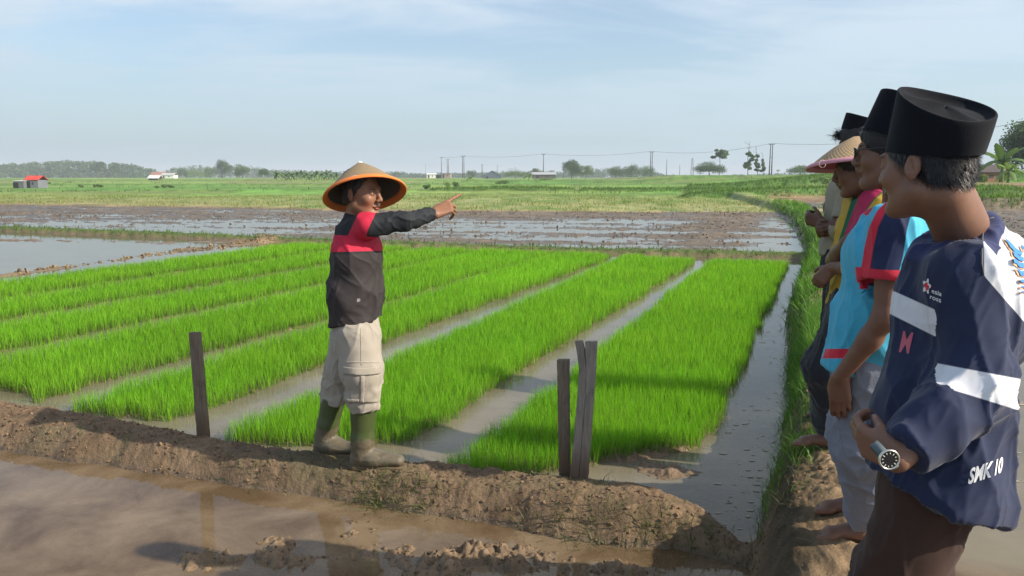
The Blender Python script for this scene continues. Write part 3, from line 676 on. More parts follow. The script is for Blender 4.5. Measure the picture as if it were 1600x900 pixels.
def hand(F, wr, d, thumb, curls, s=1.0, k=.004, tcurl=25, spread=6, sh=0, tsp=40):
    """wr wrist, d direction of the palm, thumb = side on which the thumb sits, curls = bend of the three joints of index..little finger"""
    d = va(d); d = d / np.linalg.norm(d); t = va(thumb); t = t - d * (t @ d); t /= np.linalg.norm(t)
    pn = np.cross(d, t) * (1 if not sh else -1)         # palm side (fingers curl towards it)
    wr = va(wr); L4 = (.092, .096, .090, .082); x4 = (.028, .0095, -.0095, -.027)
    for i in range(4):
        kn = wr + (d * L4[i] + t * x4[i]) * s; F.cone(wr + (d * .008 + t * x4[i] * .62) * s, kn, .0150 * s, .0118 * s, .012 * s)
    F.cone(wr + (d * .022 + t * .02 + pn * .006) * s, wr + (d * .055 + t * .026 + pn * .008) * s, .015 * s, .013 * s, .012 * s)
    ln = ((.044, .026, .021), (.048, .030, .022), (.045, .028, .022), (.035, .021, .019)); rr = (.0098, .0098, .0092, .0082)
    for i in range(4):
        p = wr + (d * (L4[i] + .002) + t * x4[i]) * s; a = 0; dd0 = d + t * math.tan(R(spread)) * (1.5 - i) / 1.5; dd0 /= np.linalg.norm(dd0)
        for j in range(3):
            a += R(curls[i][j]); dd = dd0 * math.cos(a) + pn * math.sin(a); q = p + dd * ln[i][j] * s
            r0 = rr[i] * (1 - .08 * j) * s; F.cone(p, q, r0, r0 * .92, k * s if j else .008 * s); p = q
    a = R(tsp); p = wr + (d * .026 + t * .026 + pn * .006) * s; dd = d * math.cos(a) + t * math.sin(a) + pn * .35; dd /= np.linalg.norm(dd)
    for j, (l, r_) in enumerate(((.040, .0125), (.032, .0105), (.026, .0092))):
        q = p + dd * l * s; F.cone(p, q, r_ * s, r_ * .92 * s, .010 * s if j == 0 else k * s); p = q
        dd = dd * math.cos(R(tcurl)) + (d * .6 + pn * .8 - t * .5) * math.sin(R(tcurl)); dd /= np.linalg.norm(dd)
def foot(F, an, d, z, s=1.0, toes=True):
    """bare foot from the ankle, pointing along d, sole at height z"""
    an = va(an); d = va((d[0], d[1], 0)); d /= np.linalg.norm(d); l = va((-d[1], d[0], 0)); g = va((an[0], an[1], z))
    F.cone(g - d * .045 * s + va((0, 0, .032)), g + d * .02 * s + va((0, 0, .05)), .030 * s, .036 * s, .02); F.cone(an, g + va((0, 0, .05)), .034 * s, .036 * s, .02)
    F.cone(g + d * .02 + va((0, 0, .045)), g + d * .13 * s + va((0, 0, .024)), .034 * s, .022 * s, .02, l, 1.35)
    F.cone(g + d * .13 * s + l * .025 + va((0, 0, .02)), g + d * .13 * s - l * .025 + va((0, 0, .02)), .020 * s, .018 * s, .02)
    for i in range(5):
        o = (.034, .016, 0, -.015, -.029)[i]; le = (.062, .060, .054, .046, .036)[i]; r_ = (.0125, .009, .0085, .008, .008)[i]
        F.cone(g + d * .135 * s + l * o + va((0, 0, .018)), g + d * (.135 + le * .75) * s + l * o * 1.12 + va((0, 0, .013)), r_, r_ * .9, .004)

def skinmat(name, col):
    m, nt, o = new_mat(name); v = objco(nt); c = attr(nt, 'Col'); n = noise(nt, v, 30, 6, .7)
    c = mixc(nt, 1.0, c, mixc(nt, n, (.74, .72, .72), (1.26, 1.24, 1.22)), 'MULTIPLY')
    p = nd(nt, 'ShaderNodeBsdfPrincipled'); nt.links.new(rng(nt, noise(nt, v, 60, 4), .3, .7, .42, .62), p.inputs['Roughness']); p.inputs['Subsurface Weight'].default_value = .06; p.inputs['Subsurface Radius'].default_value = (.02, .008, .004); p.inputs['Specular IOR Level'].default_value = .35
    b = nd(nt, 'ShaderNodeBump', i_Strength=.25, i_Distance=.002); nt.links.new(noise(nt, v, 260, 4, .6), b.inputs['Height']); nt.links.new(b.outputs[0], p.inputs['Normal'])
    nt.links.new(c, p.inputs['Base Color']); nt.links.new(p.outputs[0], o.inputs[0]); return m
SKIN = skinmat('skin', None)
def skin_cols(P, o, M, s, col, mous=0, brow=(.02, .015, .012)):
    c = np.tile(va(col), (len(P), 1)); q = ((P - o) @ M) / s
    near_ = np.linalg.norm(q, axis=1) < .16
    def blob(cx, cy, cz, rx, ry, rz, cc, st=1.0, sym=True):
        d = ((np.abs(q[:, 0]) if sym else q[:, 0]) - cx) ** 2 / rx ** 2 + (q[:, 1] - cy) ** 2 / ry ** 2 + (q[:, 2] - cz) ** 2 / rz ** 2
        k = (sst(1.3, .6, d) * st * near_)[:, None]; c[:] = c * (1 - k) + va(cc) * k
    blob(0, .095, -.0615, .022, .02, .0045, (col[0] * .95, col[1] * .55, col[2] * .55), .7, False); blob(0, .095, -.0735, .020, .02, .006, (col[0] * 1.1, col[1] * .65, col[2] * .65), .7, False)
    blob(0, .10, -.067, .022, .02, .002, (.03, .012, .01), .8, False)
    blob(.032, .085, .0215, .017, .03, .0042, brow, .9)
    blob(.031, .088, .000, .0105, .012, .0042, (.36, .30, .26), 1); blob(.031, .092, .000, .0058, .012, .0050, (.012, .008, .006), 1); blob(.031, .088, .0085, .015, .012, .0022, (.02, .015, .01), .8)
    blob(.007, .106, -.042, .004, .008, .003, (.03, .015, .01), .8)
    if mous: blob(.012, .098, -.0515, .016, .02, .0055, (.045, .04, .038), .95)
    blob(.04, .065, -.03, .02, .03, .02, (col[0] * 1.12, col[1] * 1.0, col[2] * .95), .35)
    return c
def finish(name, F, mat, parent, cols=None, attrs=None, it=1, fold=None, post=None):
    P, Q = F.mesh(); P = relax(P, Q, it, .5)
    if fold: P = folds(P, Q, fold[0], fold[1], fold[2] if len(fold) > 2 else 0)
    if post: P = post(P, Q)
    at = {}
    if cols is not None: at['Col'] = cols(P)
    for k, f in (attrs or {}).items(): at[k] = f(P)
    o = mesh_np(name, P, Q, None, mat, parent, True, at); return o, P, Q
def bounds(pts, pad):
    a = np.array([list(p) for p in pts], np.float64); return a.min(0) - pad, a.max(0) + pad
def bvh(P, Q): return BVHTree.FromPolygons([tuple(p) for p in P], [tuple(int(i) for i in q) for q in Q])
def project(tree, p, d, off):
    """drop a point onto a body along d; None if it misses"""
    h = tree.ray_cast(Vector(p), Vector(d)); return None if h[0] is None else h[0] + (h[1] if h[1].dot(Vector(d)) < 0 else -h[1]) * off
def patch(name, tree, grid, mat, parent, off=.0015, thick=0.0, dirv=None):
    """a piece of cloth or print laid on a body: grid of rays' pixel coordinates (rows of (px, py)) seen from the camera side"""
    V = []; ok = []
    for row in grid:
        for (px, py) in row:
            d = ray(px, py).normalized() if dirv is None else None
            h = project(tree, (0, 0, CAMZ), d, off); ok.append(h is not None); V.append(h if h is not None else Vector((0, 0, 0)))
    nr, nc = len(grid), len(grid[0]); q = []
    for i in range(nr - 1):
        for j in range(nc - 1):
            f = (i * nc + j, i * nc + j + 1, (i + 1) * nc + j + 1, (i + 1) * nc + j)
            if all(ok[k] for k in f) and max((V[f[0]] - V[f[2]]).length, (V[f[1]] - V[f[3]]).length) < .12: q.append(f)
    if not q: return None
    us_ = sorted({i for f in q for i in f}); mp = {k: i for i, k in enumerate(us_)}
    return mesh_np(name, [V[i] for i in us_], [tuple(mp[i] for i in f) for f in q], None, mat, parent, True)
def text_mesh(txt, shear=0, bold=0.0, space=1.0):
    cu = bpy.data.curves.new('txt', 'FONT'); cu.body = txt; cu.size = 1; cu.shear = shear; cu.offset = bold; cu.space_character = space; cu.resolution_u = 3
    ob = bpy.data.objects.new('txt', cu); COL.objects.link(ob); dg = bpy.context.evaluated_depsgraph_get(); dg.update()
    me = bpy.data.meshes.new_from_object(ob.evaluated_get(dg)); bpy.data.objects.remove(ob); bpy.data.curves.remove(cu)
    import bmesh
    bm = bmesh.new(); bm.from_mesh(me); bmesh.ops.triangulate(bm, faces=bm.faces[:]); 
    for _ in range(2): bmesh.ops.subdivide_edges(bm, edges=[e for e in bm.edges if e.calc_length() > .12], cuts=1); bmesh.ops.triangulate(bm, faces=[f for f in bm.faces if len(f.verts) > 3])
    V = [tuple(v.co) for v in bm.verts]; T = [tuple(v.index for v in f.verts) for f in bm.faces]; bm.free(); bpy.data.meshes.remove(me); return V, T
def print_on(name, tree, V, T, o2px, mat, parent, off=.0014):
    """lay a flat shape (2D verts, triangles) on the cloth; o2px maps shape coordinates to the photo's pixels"""
    P = []; 
    for v in V:
        px, py = o2px(v[0], v[1]); h = project(tree, (0, 0, CAMZ), ray(px, py).normalized(), off); P.append(h)
    T = [t for t in T if all(P[i] is not None for i in t) and max((P[t[0]] - P[t[1]]).length, (P[t[1]] - P[t[2]]).length) < .08]
    if not T: return None
    us_ = sorted({i for f in T for i in f}); mp = {k: i for i, k in enumerate(us_)}
    return mesh_np(name, [P[i] for i in us_], None, [tuple(mp[i] for i in f) for f in T], mat, parent, True)

# ---- headgear
def weave_mat(name, c1, c2, freq, ang=40):
    m, nt, o = new_mat(name); u = attr(nt, 'uu', True); v = attr(nt, 'vv', True)
    a = mth(nt, 'SINE', mth(nt, 'MULTIPLY', u, ang)); b = mth(nt, 'SINE', mth(nt, 'MULTIPLY', v, freq))
    a2 = mth(nt, 'MULTIPLY', a, b); n = noise(nt, objco(nt), 60, 4, .6)
    f = mth(nt, 'ADD', mth(nt, 'MULTIPLY', a2, .35), mth(nt, 'ADD', mth(nt, 'MULTIPLY', n, .5), .25), True)
    p = nd(nt, 'ShaderNodeBsdfPrincipled', i_Roughness=.75); p.inputs['Specular IOR Level'].default_value = .25; nt.links.new(mixc(nt, f, c1, c2), p.inputs['Base Color'])
    bp = nd(nt, 'ShaderNodeBump', i_Strength=.8, i_Distance=.002); nt.links.new(f, bp.inputs['Height']); nt.links.new(bp.outputs[0], p.inputs['Normal']); nt.links.new(p.outputs[0], o.inputs[0]); return m
def cone_hat(parent, c, n, rad, hgt, mat, rimmat, rimw, tipmat=None, back=(1, 0, 0), oval=1.0, inmat=None):
    n = Vector(n).normalized(); a = Vector(back); a = (a - n * a.dot(n)).normalized(); b = n.cross(a); c = Vector(c); V = []; uu = []; vv = []; K = 96; Rr = 26
    for side in (1, 0):
        for i in range(Rr + 1):
            t = i / Rr; r_ = rad * t; z = hgt * (1 - t ** 1.06) - (0 if side else .006); z += .010 * math.sin(t * math.pi) * (1 if side else 1)
            if t < .04: z -= .004
            for k in range(K):
                an = 2 * math.pi * k / K; w_ = 1 + .006 * math.sin(an * 3 + 1); V.append(c + (a * math.cos(an) * oval + b * math.sin(an)) * r_ * w_ + n * z); uu.append(an); vv.append(t)
    q = []; fm = []
    for s_ in (0, 1):
        o = s_ * (Rr + 1) * K
        for i in range(Rr):
            for k in range(K):
                f = (o + i * K + k, o + i * K + (k + 1) % K, o + (i + 1) * K + (k + 1) % K, o + (i + 1) * K + k); q.append(f if s_ else f[::-1]); fm.append(s_)
    h = mesh_np('conical_hat', V, q, None, None, parent, True, {'uu': uu, 'vv': vv}, [mat, inmat or mat], fm)
    rb = MB(); pts = []; V = []; m = 10
    for k in range(K):
        an = 2 * math.pi * k / K; e = (a * math.cos(an) * oval + b * math.sin(an)); p = c + e * rad * 1.0 + n * .001
        for j in range(m):
            aj = 2 * math.pi * j / m; ry = e * math.cos(aj) * rimw + n * math.sin(aj) * rimw * .62 - e * rimw * .55 * (0.2); ry += n * (-math.cos(aj) * rimw * hgt / rad * .8); V.append(p + ry)
    q = [(k * m + j, ((k + 1) % K) * m + j, ((k + 1) % K) * m + (j + 1) % m, k * m + (j + 1) % m) for k in range(K) for j in range(m)]
    mesh_np('brim_binding', V, q, None, rimmat, h, True)
    if tipmat:
        t = MB(); t.tube([c + n * (hgt - .016), c + n * (hgt - .002), c + n * (hgt + .006)], [.024, .012, .003], 14); t.build('tip_cap', tipmat, h, True)
    return h
def peci(parent, bc, tc, maj, rb, rt, ratio, mat, dip=.012, nb=None, ntop=None):
    """stiff velvet cap: oval bottom ring at bc, oval top ring at tc, long axis maj"""
    bc, tc = Vector(bc), Vector(tc); n = (tc - bc).normalized(); mj = Vector(maj); mj = (mj - n * mj.dot(n)).normalized(); mn = n.cross(mj); K = 72; prof = []
    for i in range(9): t = i / 8; prof.append((bc.lerp(tc, t), rb + (rt - rb) * t))
    prof += [(tc + n * .0025, rt - .0015), (tc + n * .0025, rt - .004), (tc - n * .002, rt - .007)]
    prof += [(tc - n * .006, rt - .012), (tc - n * dip, rt * .80), (tc - n * (dip * .9), rt * .55), (tc - n * (dip * .6), rt * .3), (tc - n * (dip * .55), .002)]
    V = []; nb_ = Vector(nb).normalized() if nb is not None else n; nt_2 = Vector(ntop).normalized() if ntop is not None else n
    for i, (p, r_) in enumerate(prof):
        nn = nb_.lerp(nt_2, min(1, i / 8)).normalized(); mj = Vector(maj); mj = (mj - nn * mj.dot(nn)).normalized(); mn = nn.cross(mj)
        for k in range(K):
            an = 2 * math.pi * k / K; x = math.cos(an) * r_; y = math.sin(an) * r_ * ratio
            dz = .004 * math.sin(2 * an + .5) + (0 if i < 12 else .0065 * math.exp(-((y - .01) / .012) ** 2) * (1 if i > 12 else .3)); wob = 1 + .006 * math.sin(5 * an + i * .3)
            V.append(p + mj * x * wob + mn * y * wob + n * dz)
    q = [(i * K + k, i * K + (k + 1) % K, (i + 1) * K + (k + 1) % K, (i + 1) * K + k) for i in range(len(prof) - 1) for k in range(K)]
    return mesh_np('velvet_cap', V, q, None, mat, parent, True)
def photo_uv(P):
    rel = P - va((0, 0, CAMZ)); y = rel[:, 1] * math.cos(TH) - rel[:, 2] * math.sin(TH); z = rel[:, 1] * math.sin(TH) + rel[:, 2] * math.cos(TH); return 800 + FPX * rel[:, 0] / y, 450 - FPX * z / y, y / FPX
def hair_cap(parent, o, M, s, mat, h=.004, grow=.008, occ=1.0, low=-.05, back=-.075, front=.055, cutp=None, cols=None, n=0, grey=0.0, rough=.004, length=.014, seed=1):
    """short hair: a shell over the skull with fine strands"""
    F = Field(o - .16, o + .16, h); e = lambda c, r, k=.01, op='u': F.ell(o + M @ (va(c) * s), va(r) * s, M, k, op)
    e((0, -.014, .032), (.076 + grow, .098 * occ + grow, .087 + grow * 1.3)); e((0, -.045 * occ, -.022), (.064 + grow * .8, (.055 + grow) * occ, .055), .02)
    F.cut(o + M @ va((0, front, -.01)) * s, M @ va((0, 1, -.55)), .01); F.cut(o + M @ va((0, -.06, back)) * s, M @ va((0, .25, -1)), .012)
    for sx in (-1, 1): e((sx * .085, .012, -.058), (.03, .052, .052), .012, 's'); e((sx * .09, -.012, -.004), (.02, .022, .034), .006, 's')
    if cutp is not None: F.cut(*cutp)
    P, Q = F.mesh(); P = relax(P, Q, 1); Nn = vnormals(P, Q); P = P + Nn * (rough * fb3(P * 90, 2, seed))[:, None]
    ob = mesh_np('hair', P, Q, None, mat, parent, True)
    if n:
        r_ = np.random.RandomState(seed); i = r_.randint(0, len(P), n); q = ((P[i] - o) @ M) / s; V = []; T = []; down = M @ va((0, -.35, -1)); 
        for k, j in enumerate(i):
            b = P[j]; nn = Nn[j]; if_ = nn * .22 + down * 1.0 + r_.randn(3) * .14; if_ /= np.linalg.norm(if_); l = length * (.5 + r_.rand()); sd_ = np.cross(if_, nn); sd_ /= np.linalg.norm(sd_) + 1e-9
            V += [b - sd_ * .0007, b + sd_ * .0007, b + if_ * l + nn * .002]; T.append((3 * k, 3 * k + 1, 3 * k + 2))
        mesh_np('hair_strands', V, None, T, STRAND if grey else mat, ob, True)
    return ob
STRAND = plain('highlight_hair', (.018, .017, .018), .45, .8, 300, spec=.6)  # greyish sun highlights on black hair, put into the strand colour
HAIR = plain('black_hair', (.012, .010, .010), .5, .5, 200, .5, .5, bscale=500)
VELVET = plain('black_velvet', (.0045, .0055, .009), .9, .3, 90, .15, .15, .06)

# ------------------------------------------------------------------ the pointing farmer
def nrm(v): v = va(v); return v / np.linalg.norm(v)
def lerp(a, b, t): return va(a) * (1 - t) + va(b) * t
BROWN = (.235, .115, .066)
def build_man():
    gz1 = ground_z(-.77, 4.24) - .005; gz2 = ground_z(-1.07, 4.46)
    def a(px, py, Y): return va(W(px, py, Y + .10))
    HM = yaw(-112, 3, 0); ho = a(565, 301, 4.22); hs = 1.14
    pel = a(555, 522, 4.25); wai = a(556, 470, 4.25); che = a(557, 395, 4.24); nb = a(553, 348, 4.24)
    sR = a(570, 353, 4.10); eR = a(632, 346, 4.13); wR = a(678, 334, 4.26)
    sL = a(556, 352, 4.41); eL = a(552, 432, 4.45); wL = a(550, 494, 4.42)
    hR = a(560, 525, 4.165); kR = a(568, 618, 4.13); aR = a(567, 708, 4.16)
    hL = a(548, 525, 4.33); kL = a(530, 606, 4.38); aL = a(513, 686, 4.40)
    fwd = nrm((.97, -.24, 0)); side = nrm((.24, .97, 0))
    pts = [ho, aR, aL, wR + va((.2, .2, .1)), sR, sL, eL, wL]
    lo, hi = bounds(pts, .17); lo[2] = gz1 - .01; F = Field(lo, hi, .0042)
    F.cone(pel, wai, .125, .115, .03, side, 1.2); F.cone(wai, che, .115, .120, .03, side, 1.25); F.cone(sR, sL, .052, .052, .05)
    F.cone(nb, ho + HM @ va((0, -.025, -.055)), .058, .054, .03)
    for s_, e_, w_ in ((sR, eR, wR), (sL, eL, wL)): F.cone(s_, e_, .050, .040, .02); F.cone(e_, w_, .041, .027, .015)
    for h_, k_, a_ in ((hR, kR, aR), (hL, kL, aL)): F.cone(h_, k_, .085, .058, .03); F.cone(k_, a_, .055, .036, .02)
    head(F, ho, HM, hs); 
    hd = nrm(a(697, 325, 4.30) - wR); hand(F, wR, hd, (-.25, .62, .75), ((2, 4, 3), (46, 38, 22), (54, 40, 25), (62, 42, 28)), 1.16, .0028, 22, 8, 1, 30)
    hand(F, wL, (.25, 0, -1), (1, 0, .2), ((20, 25, 15),) * 4, 1.0, .003, 25, 4, 0)
    body, P, Q = finish('person', F, SKIN, None, cols=lambda P: skin_cols(P, ho, HM, hs, BROWN, 1))
    tag(body, 'man in conical straw hat and rubber boots pointing right with outstretched arm', 'person')
    # hair
    hair_cap(body, ho, HM, hs, HAIR, .005, grow=.005, back=-.06, front=.015)
    # shirt
    m_sh = plain('dark_jersey', (.018, .020, .024), .75, .25, 30, .12, .3, .0, bscale=300, masks=(('low', (.034, .028, .028)), ('red', (.50, .018, .05))))
    hem_c = a(554, 500, 4.25); F = Field(lo, hi, .0052)
    F.cone(a(555, 515, 4.25), a(556, 455, 4.25), .152, .140, .03, side, 1.18); F.cone(a(556, 460, 4.25), a(558, 392, 4.24), .142, .128, .04, side, 1.28)
    F.cone(a(558, 400, 4.24), a(555, 365, 4.25), .125, .10, .04, side, 1.35)
    F.cone(sR, sL, .060, .060, .05); F.cone(a(554, 356, 4.24), a(555, 340, 4.24), .082, .066, .03)
    F.cut(a(556, 334, 4.24), nrm((.18, -.05, 1)), .006, .13)
    F.cut(a(553, 501, 4.25), nrm((.14, 0, -1)), .004)
    sl = lerp(eR, wR, .985); F.cone(lerp(sR, eR, .12), eR, .068, .052, .05); F.cone(eR, sl, .053, .040, .025)
    dn = nrm(wR - eR); F.cut(lerp(eR, wR, .93), dn, .003, .075)
    F.cone(sL, eL, .072, .056, .04); F.cone(eL, lerp(eL, wL, .9), .056, .042, .02); F.cut(lerp(eL, wL, .86), nrm(wL - eL), .003, .06)
    zb0, zb1 = a(560, 393, 4.1)[2], a(560, 371, 4.1)[2]; ax = nrm(eR - sR)
    def red(P):
        u, v, k = photo_uv(P); near_ = P[:, 1] < 4.34; arm = ((P - sR) @ ax > .06) & (P[:, 1] < 4.32) & (v < 376)
        band = np.minimum(v - 367 - .05 * (u - 520), 394 - v + .03 * (520 - u)); band = np.where(arm & (u > 572), -9, band); band = np.where(near_ | (P[:, 1] > 4.24), band, -9)
        m = u - (560 - .47 * (v - 333)); st = np.minimum(m, 27 - m + np.clip(v - 360, 0, 20) * .3); st = np.minimum(np.minimum(st, 372 - v), 400 - v); st = np.where(near_, st, -9)
        return np.maximum(band, st) * k
    arm_w = lambda P: sst(.05, .16, (P - sR) @ ax) * (P[:, 1] < 4.45)
    o, SP, SQ = finish('shirt', F, m_sh, body, attrs={'low': lambda P: np.where((P - sR) @ ax > .12, -.02, zb0 - .01 - P[:, 2]), 'red': red},
           fold=(.0075, [((.35, .1, 1), 8, lambda P: sst(zb0 + .1, zb0 - .2, P[:, 2])), ((.8, 0, -.7), 9, lambda P: .8 * (1 - arm_w(P))), (tuple(np.cross(ax, (0, .5, 1))), 14, lambda P: arm_w(P) * .9)], 3))
    # printed mark on the shirt
    tr = bvh(SP, SQ); WHITE = plain('grey_print', (.35, .35, .35), .7, .05)
    V, T = text_mesh('ili', .2, .02); print_on('printed_mark', tr, V, T, lambda x, y: (558 + y * 7, 472 - x * 8), WHITE, o)
    # trousers
    m_tr = plain('khaki_cotton', (.34, .305, .25), .9, .10, 25, .25, .2, .1, bscale=500)
    F = Field(lo, hi, .0052)
    F.cone(a(556, 505, 4.25), a(556, 530, 4.25), .128, .128, .04, side, 1.22)
    F.cone(hR, a(566, 580, 4.14), .118, .116, .05); F.cone(a(566, 575, 4.14), a(568, 628, 4.14), .112, .094, .04)
    F.cone(a(568, 612, 4.14), a(568, 636, 4.14), .100, .086, .02)
    F.cone(hL, lerp(hL, kL, .6), .112, .098, .05); F.cone(lerp(hL, kL, .6), a(527, 615, 4.38), .100, .088, .04); F.cone(a(528, 600, 4.38), a(527, 622, 4.38), .098, .084, .02)
    F.cut(a(568, 641, 4.14), (.1, 0, -1), .006, .14); F.cut(a(525, 628, 4.38), (.12, 0, -1), .006, .14); F.cut(a(555, 497, 4.25), (0, 0, 1), .01)
    zk = a(567, 625, 4.14)[2]
    o, TP, TQ = finish('trousers', F, m_tr, body, fold=(.010, [((1, 0, .35), 11, lambda P: sst(zk + .22, zk + .02, P[:, 2])), ((.3, 0, 1), 8, lambda P: .75 + 0 * P[:, 2]), ((1, .2, -.6), 10, lambda P: .6 * sst(zk + .3, zk + .42, P[:, 2]))], 9))
    tr = bvh(TP, TQ)
    def grid(x0, y0, x1, y1, nx, ny, sk=0, bl=0): return [[(x0 + (x1 - x0) * i / nx + sk * j / ny, y0 + (y1 - y0) * j / ny + bl * math.sin(math.pi * i / nx)) for i in range(nx + 1)] for j in range(ny + 1)]
    def slab(name, g, off):
        ob = patch(name, tr, g, m_tr, o, off)
        if ob:
            s = ob.modifiers.new('t', 'SOLIDIFY'); s.thickness = .005; s.offset = 1
        return ob
    slab('cargo_pocket', grid(539, 585, 591, 629, 16, 14, -1), .007); slab('pocket_flap', grid(537, 572, 592, 583, 16, 6, 0, 3), .014); slab('pocket_flap', grid(542, 623, 562, 627, 8, 3), .013)
    slab('pocket_pleat', grid(563, 586, 569, 629, 3, 14), .011); slab('seam', grid(563, 512, 564.4, 571, 1, 16, 1), .0015); slab('seam', grid(538, 565, 592, 567, 14, 1), .0015)
    # boots
    m, nt, oo = new_mat('olive_rubber'); c = mixc(nt, rng(nt, mth(nt, 'ADD', attr(nt, 'mud', True), mth(nt, 'MULTIPLY', mth(nt, 'SUBTRACT', noise(nt, objco(nt), 28, 6, .65), .5), .8)), .42, .55), (.055, .075, .022), mixc(nt, noise(nt, objco(nt), 30, 6, .7), (.06, .052, .03), (.18, .145, .095)))
    p = nd(nt, 'ShaderNodeBsdfPrincipled'); nt.links.new(c, p.inputs['Base Color']); nt.links.new(rng(nt, noise(nt, objco(nt), 18, 4), .3, .7, .30, .6), p.inputs['Roughness'])
    b = nd(nt, 'ShaderNodeBump', i_Strength=.6, i_Distance=.006); nt.links.new(mth(nt, 'MULTIPLY', noise(nt, objco(nt), 90, 6, .7), attr(nt, 'mud', True)), b.inputs['Height']); nt.links.new(b.outputs[0], p.inputs['Normal']); nt.links.new(p.outputs[0], oo.inputs[0]); m_bt = m
    for (k_, a_, toe, Y, top, zz, ln, an) in ((kR, aR, (.99, -.13), 4.14, a(568, 634, 4.14), gz1, .215, a(566, 706, 4.15)), (kL, aL, (.93, -.30), 4.40, a(524, 618, 4.38), gz2, .185, a(508, 682, 4.39))):
        d = va((toe[0], toe[1], 0)); d /= np.linalg.norm(d); l = va((-d[1], d[0], 0)); g = va((an[0], an[1], zz)); F = Field(*bounds([top, an, g + d * .25, g - d * .12], .13), .005)
        F.cone(top + va((0, 0, .03)), lerp(top, an, .75), .078, .062, .02); F.cone(lerp(top, an, .7), an, .063, .054, .03); F.cone(an, g + va((0, 0, .07)), .055, .056, .03)
        F.cone(g - d * .035 + va((0, 0, .035)), g + d * .07 + va((0, 0, .052)), .043, .050, .03, l, 1.1); F.cone(g + d * .06 + va((0, 0, .05)), g + d * ln + va((0, 0, .046)), .050, .034, .02, l, 1.3)
        F.cut(g, (0, 0, -1), .004); F.cut(top + va((0, 0, .0)), (0, 0, 1), .003)
        hgt0 = zz
        bt, BP, BQ = finish('rubber_boot', F, m_bt, body, attrs={'mud': lambda P: 1 - sst(hgt0 + .10, hgt0 + .24, P[:, 2] + .03 * fb3(P * 22, 2, 3))}, it=1,
               fold=(.0025, [((1, 0, 0), 16, lambda P: sst(hgt0 + .2, hgt0 + .1, P[:, 2]))], 4))
        F = Field(*bounds([g + d * .25, g - d * .12], .09), .005); F.cone(g - d * .036 + va((0, 0, .004)), g + d * .06 + va((0, 0, .004)), .050, .046, .01); F.cone(g + d * .05 + va((0, 0, .004)), g + d * ln + va((0, 0, .010)), .046, .047, .01)
        F.cut(g + va((0, 0, .018)), (0, 0, 1), .002); F.cut(g - va((0, 0, .012)), (0, 0, -1), .002)
        finish('sole', F, plain('mud_caked_sole', (.14, .10, .06), .9, .4, 50, .6), bt)
    # hat
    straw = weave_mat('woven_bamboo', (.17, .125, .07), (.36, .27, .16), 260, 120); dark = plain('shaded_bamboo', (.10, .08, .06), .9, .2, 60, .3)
    orange = plain('orange_cloth_binding', (.72, .20, .045), .7, .12, 40, .2)
    n = nrm((-.20, .40, .89)); cone_hat(body, a(570, 302, 4.235), n, .220, .195, straw, orange, .017, plain('white_tip', (.7, .68, .62), .7, .1), (1, 0, 0), 1.0, dark)
    t = MB(); q = [a(554 + 7 * math.cos(x) , 277 - .16 * 7 * math.cos(x) + 2.6 * math.sin(x), 4.04) for x in np.linspace(0, 5.2, 14)]; t.tube(q, .0016, 5); t.build('hat_string', plain('pale_string', (.5, .45, .4), .8), body, True)
    return body
build_man()

# ------------------------------------------------------------------ the row of boys on the right-hand bund
def trousers(body, mat, hips, legs, side, rz, h=.006, top=None, amp=.006, hem=None, seed=5, wseat=1.2):
    """legs = [(hip, knee, ankle, r_hip, r_knee, r_hem, hem fraction)]"""
    pts = [hips] + [q for l in legs for q in l[:3]]; lo, hi = bounds(pts, .19); F = Field(lo, hi, h); F.cone(hips + va((0, 0, .06)), hips - va((0, 0, .02)), rz * .98, rz, .04, side, wseat)
    for hp, kn, an, r1, r2, r3, fr in legs: F.cone(hp, kn, r1, r2, .04); e = lerp(kn, an, fr); F.cone(kn, e, r2, r3, .03); F.cut(lerp(kn, an, fr - .02), nrm(an - kn), .004, r3 * 1.6)
    if top is not None: F.cut(top, (0, 0, 1), .01)
    kn = legs[0][1][2]
    return finish('trousers', F, mat, body, fold=(amp, [((0, .2, 1), 8, None), ((1, 0, .5), 10, lambda P: .7 * np.exp(-((P[:, 2] - kn) / .12) ** 2)), ((.7, .3, .8), 13, lambda P: .35 + 0 * P[:, 0])], seed))
def base_body(F, pel, wai, che, nb, sL, sR, side, k=1.0, nk=.055, ho=None, HM=None, hs=1):
    F.cone(pel, wai, .115 * k, .100 * k, .03, side, 1.2); F.cone(wai, che, .100 * k, .108 * k, .03, side, 1.25); F.cone(sL, sR, .046 * k, .046 * k, .05)
    F.cone(nb, ho + HM @ va((0, -.03, -.06)), .060 * k, nk, .04)
def limbs(F, arms, legs, k=1.0):
    for s_, e_, w_ in arms: F.cone(s_, e_, .045 * k, .036 * k, .02); F.cone(lerp(s_, e_, .95), lerp(e_, w_, .35), .037 * k, .037 * k, .02); F.cone(lerp(e_, w_, .3), w_, .037 * k, .025 * k, .015)
    for h_, n_, a_ in legs: F.cone(h_, n_, .078 * k, .052 * k, .03); F.cone(n_, lerp(n_, a_, .4), .050 * k, .048 * k, .02); F.cone(lerp(n_, a_, .4), a_, .048 * k, .032 * k, .02)

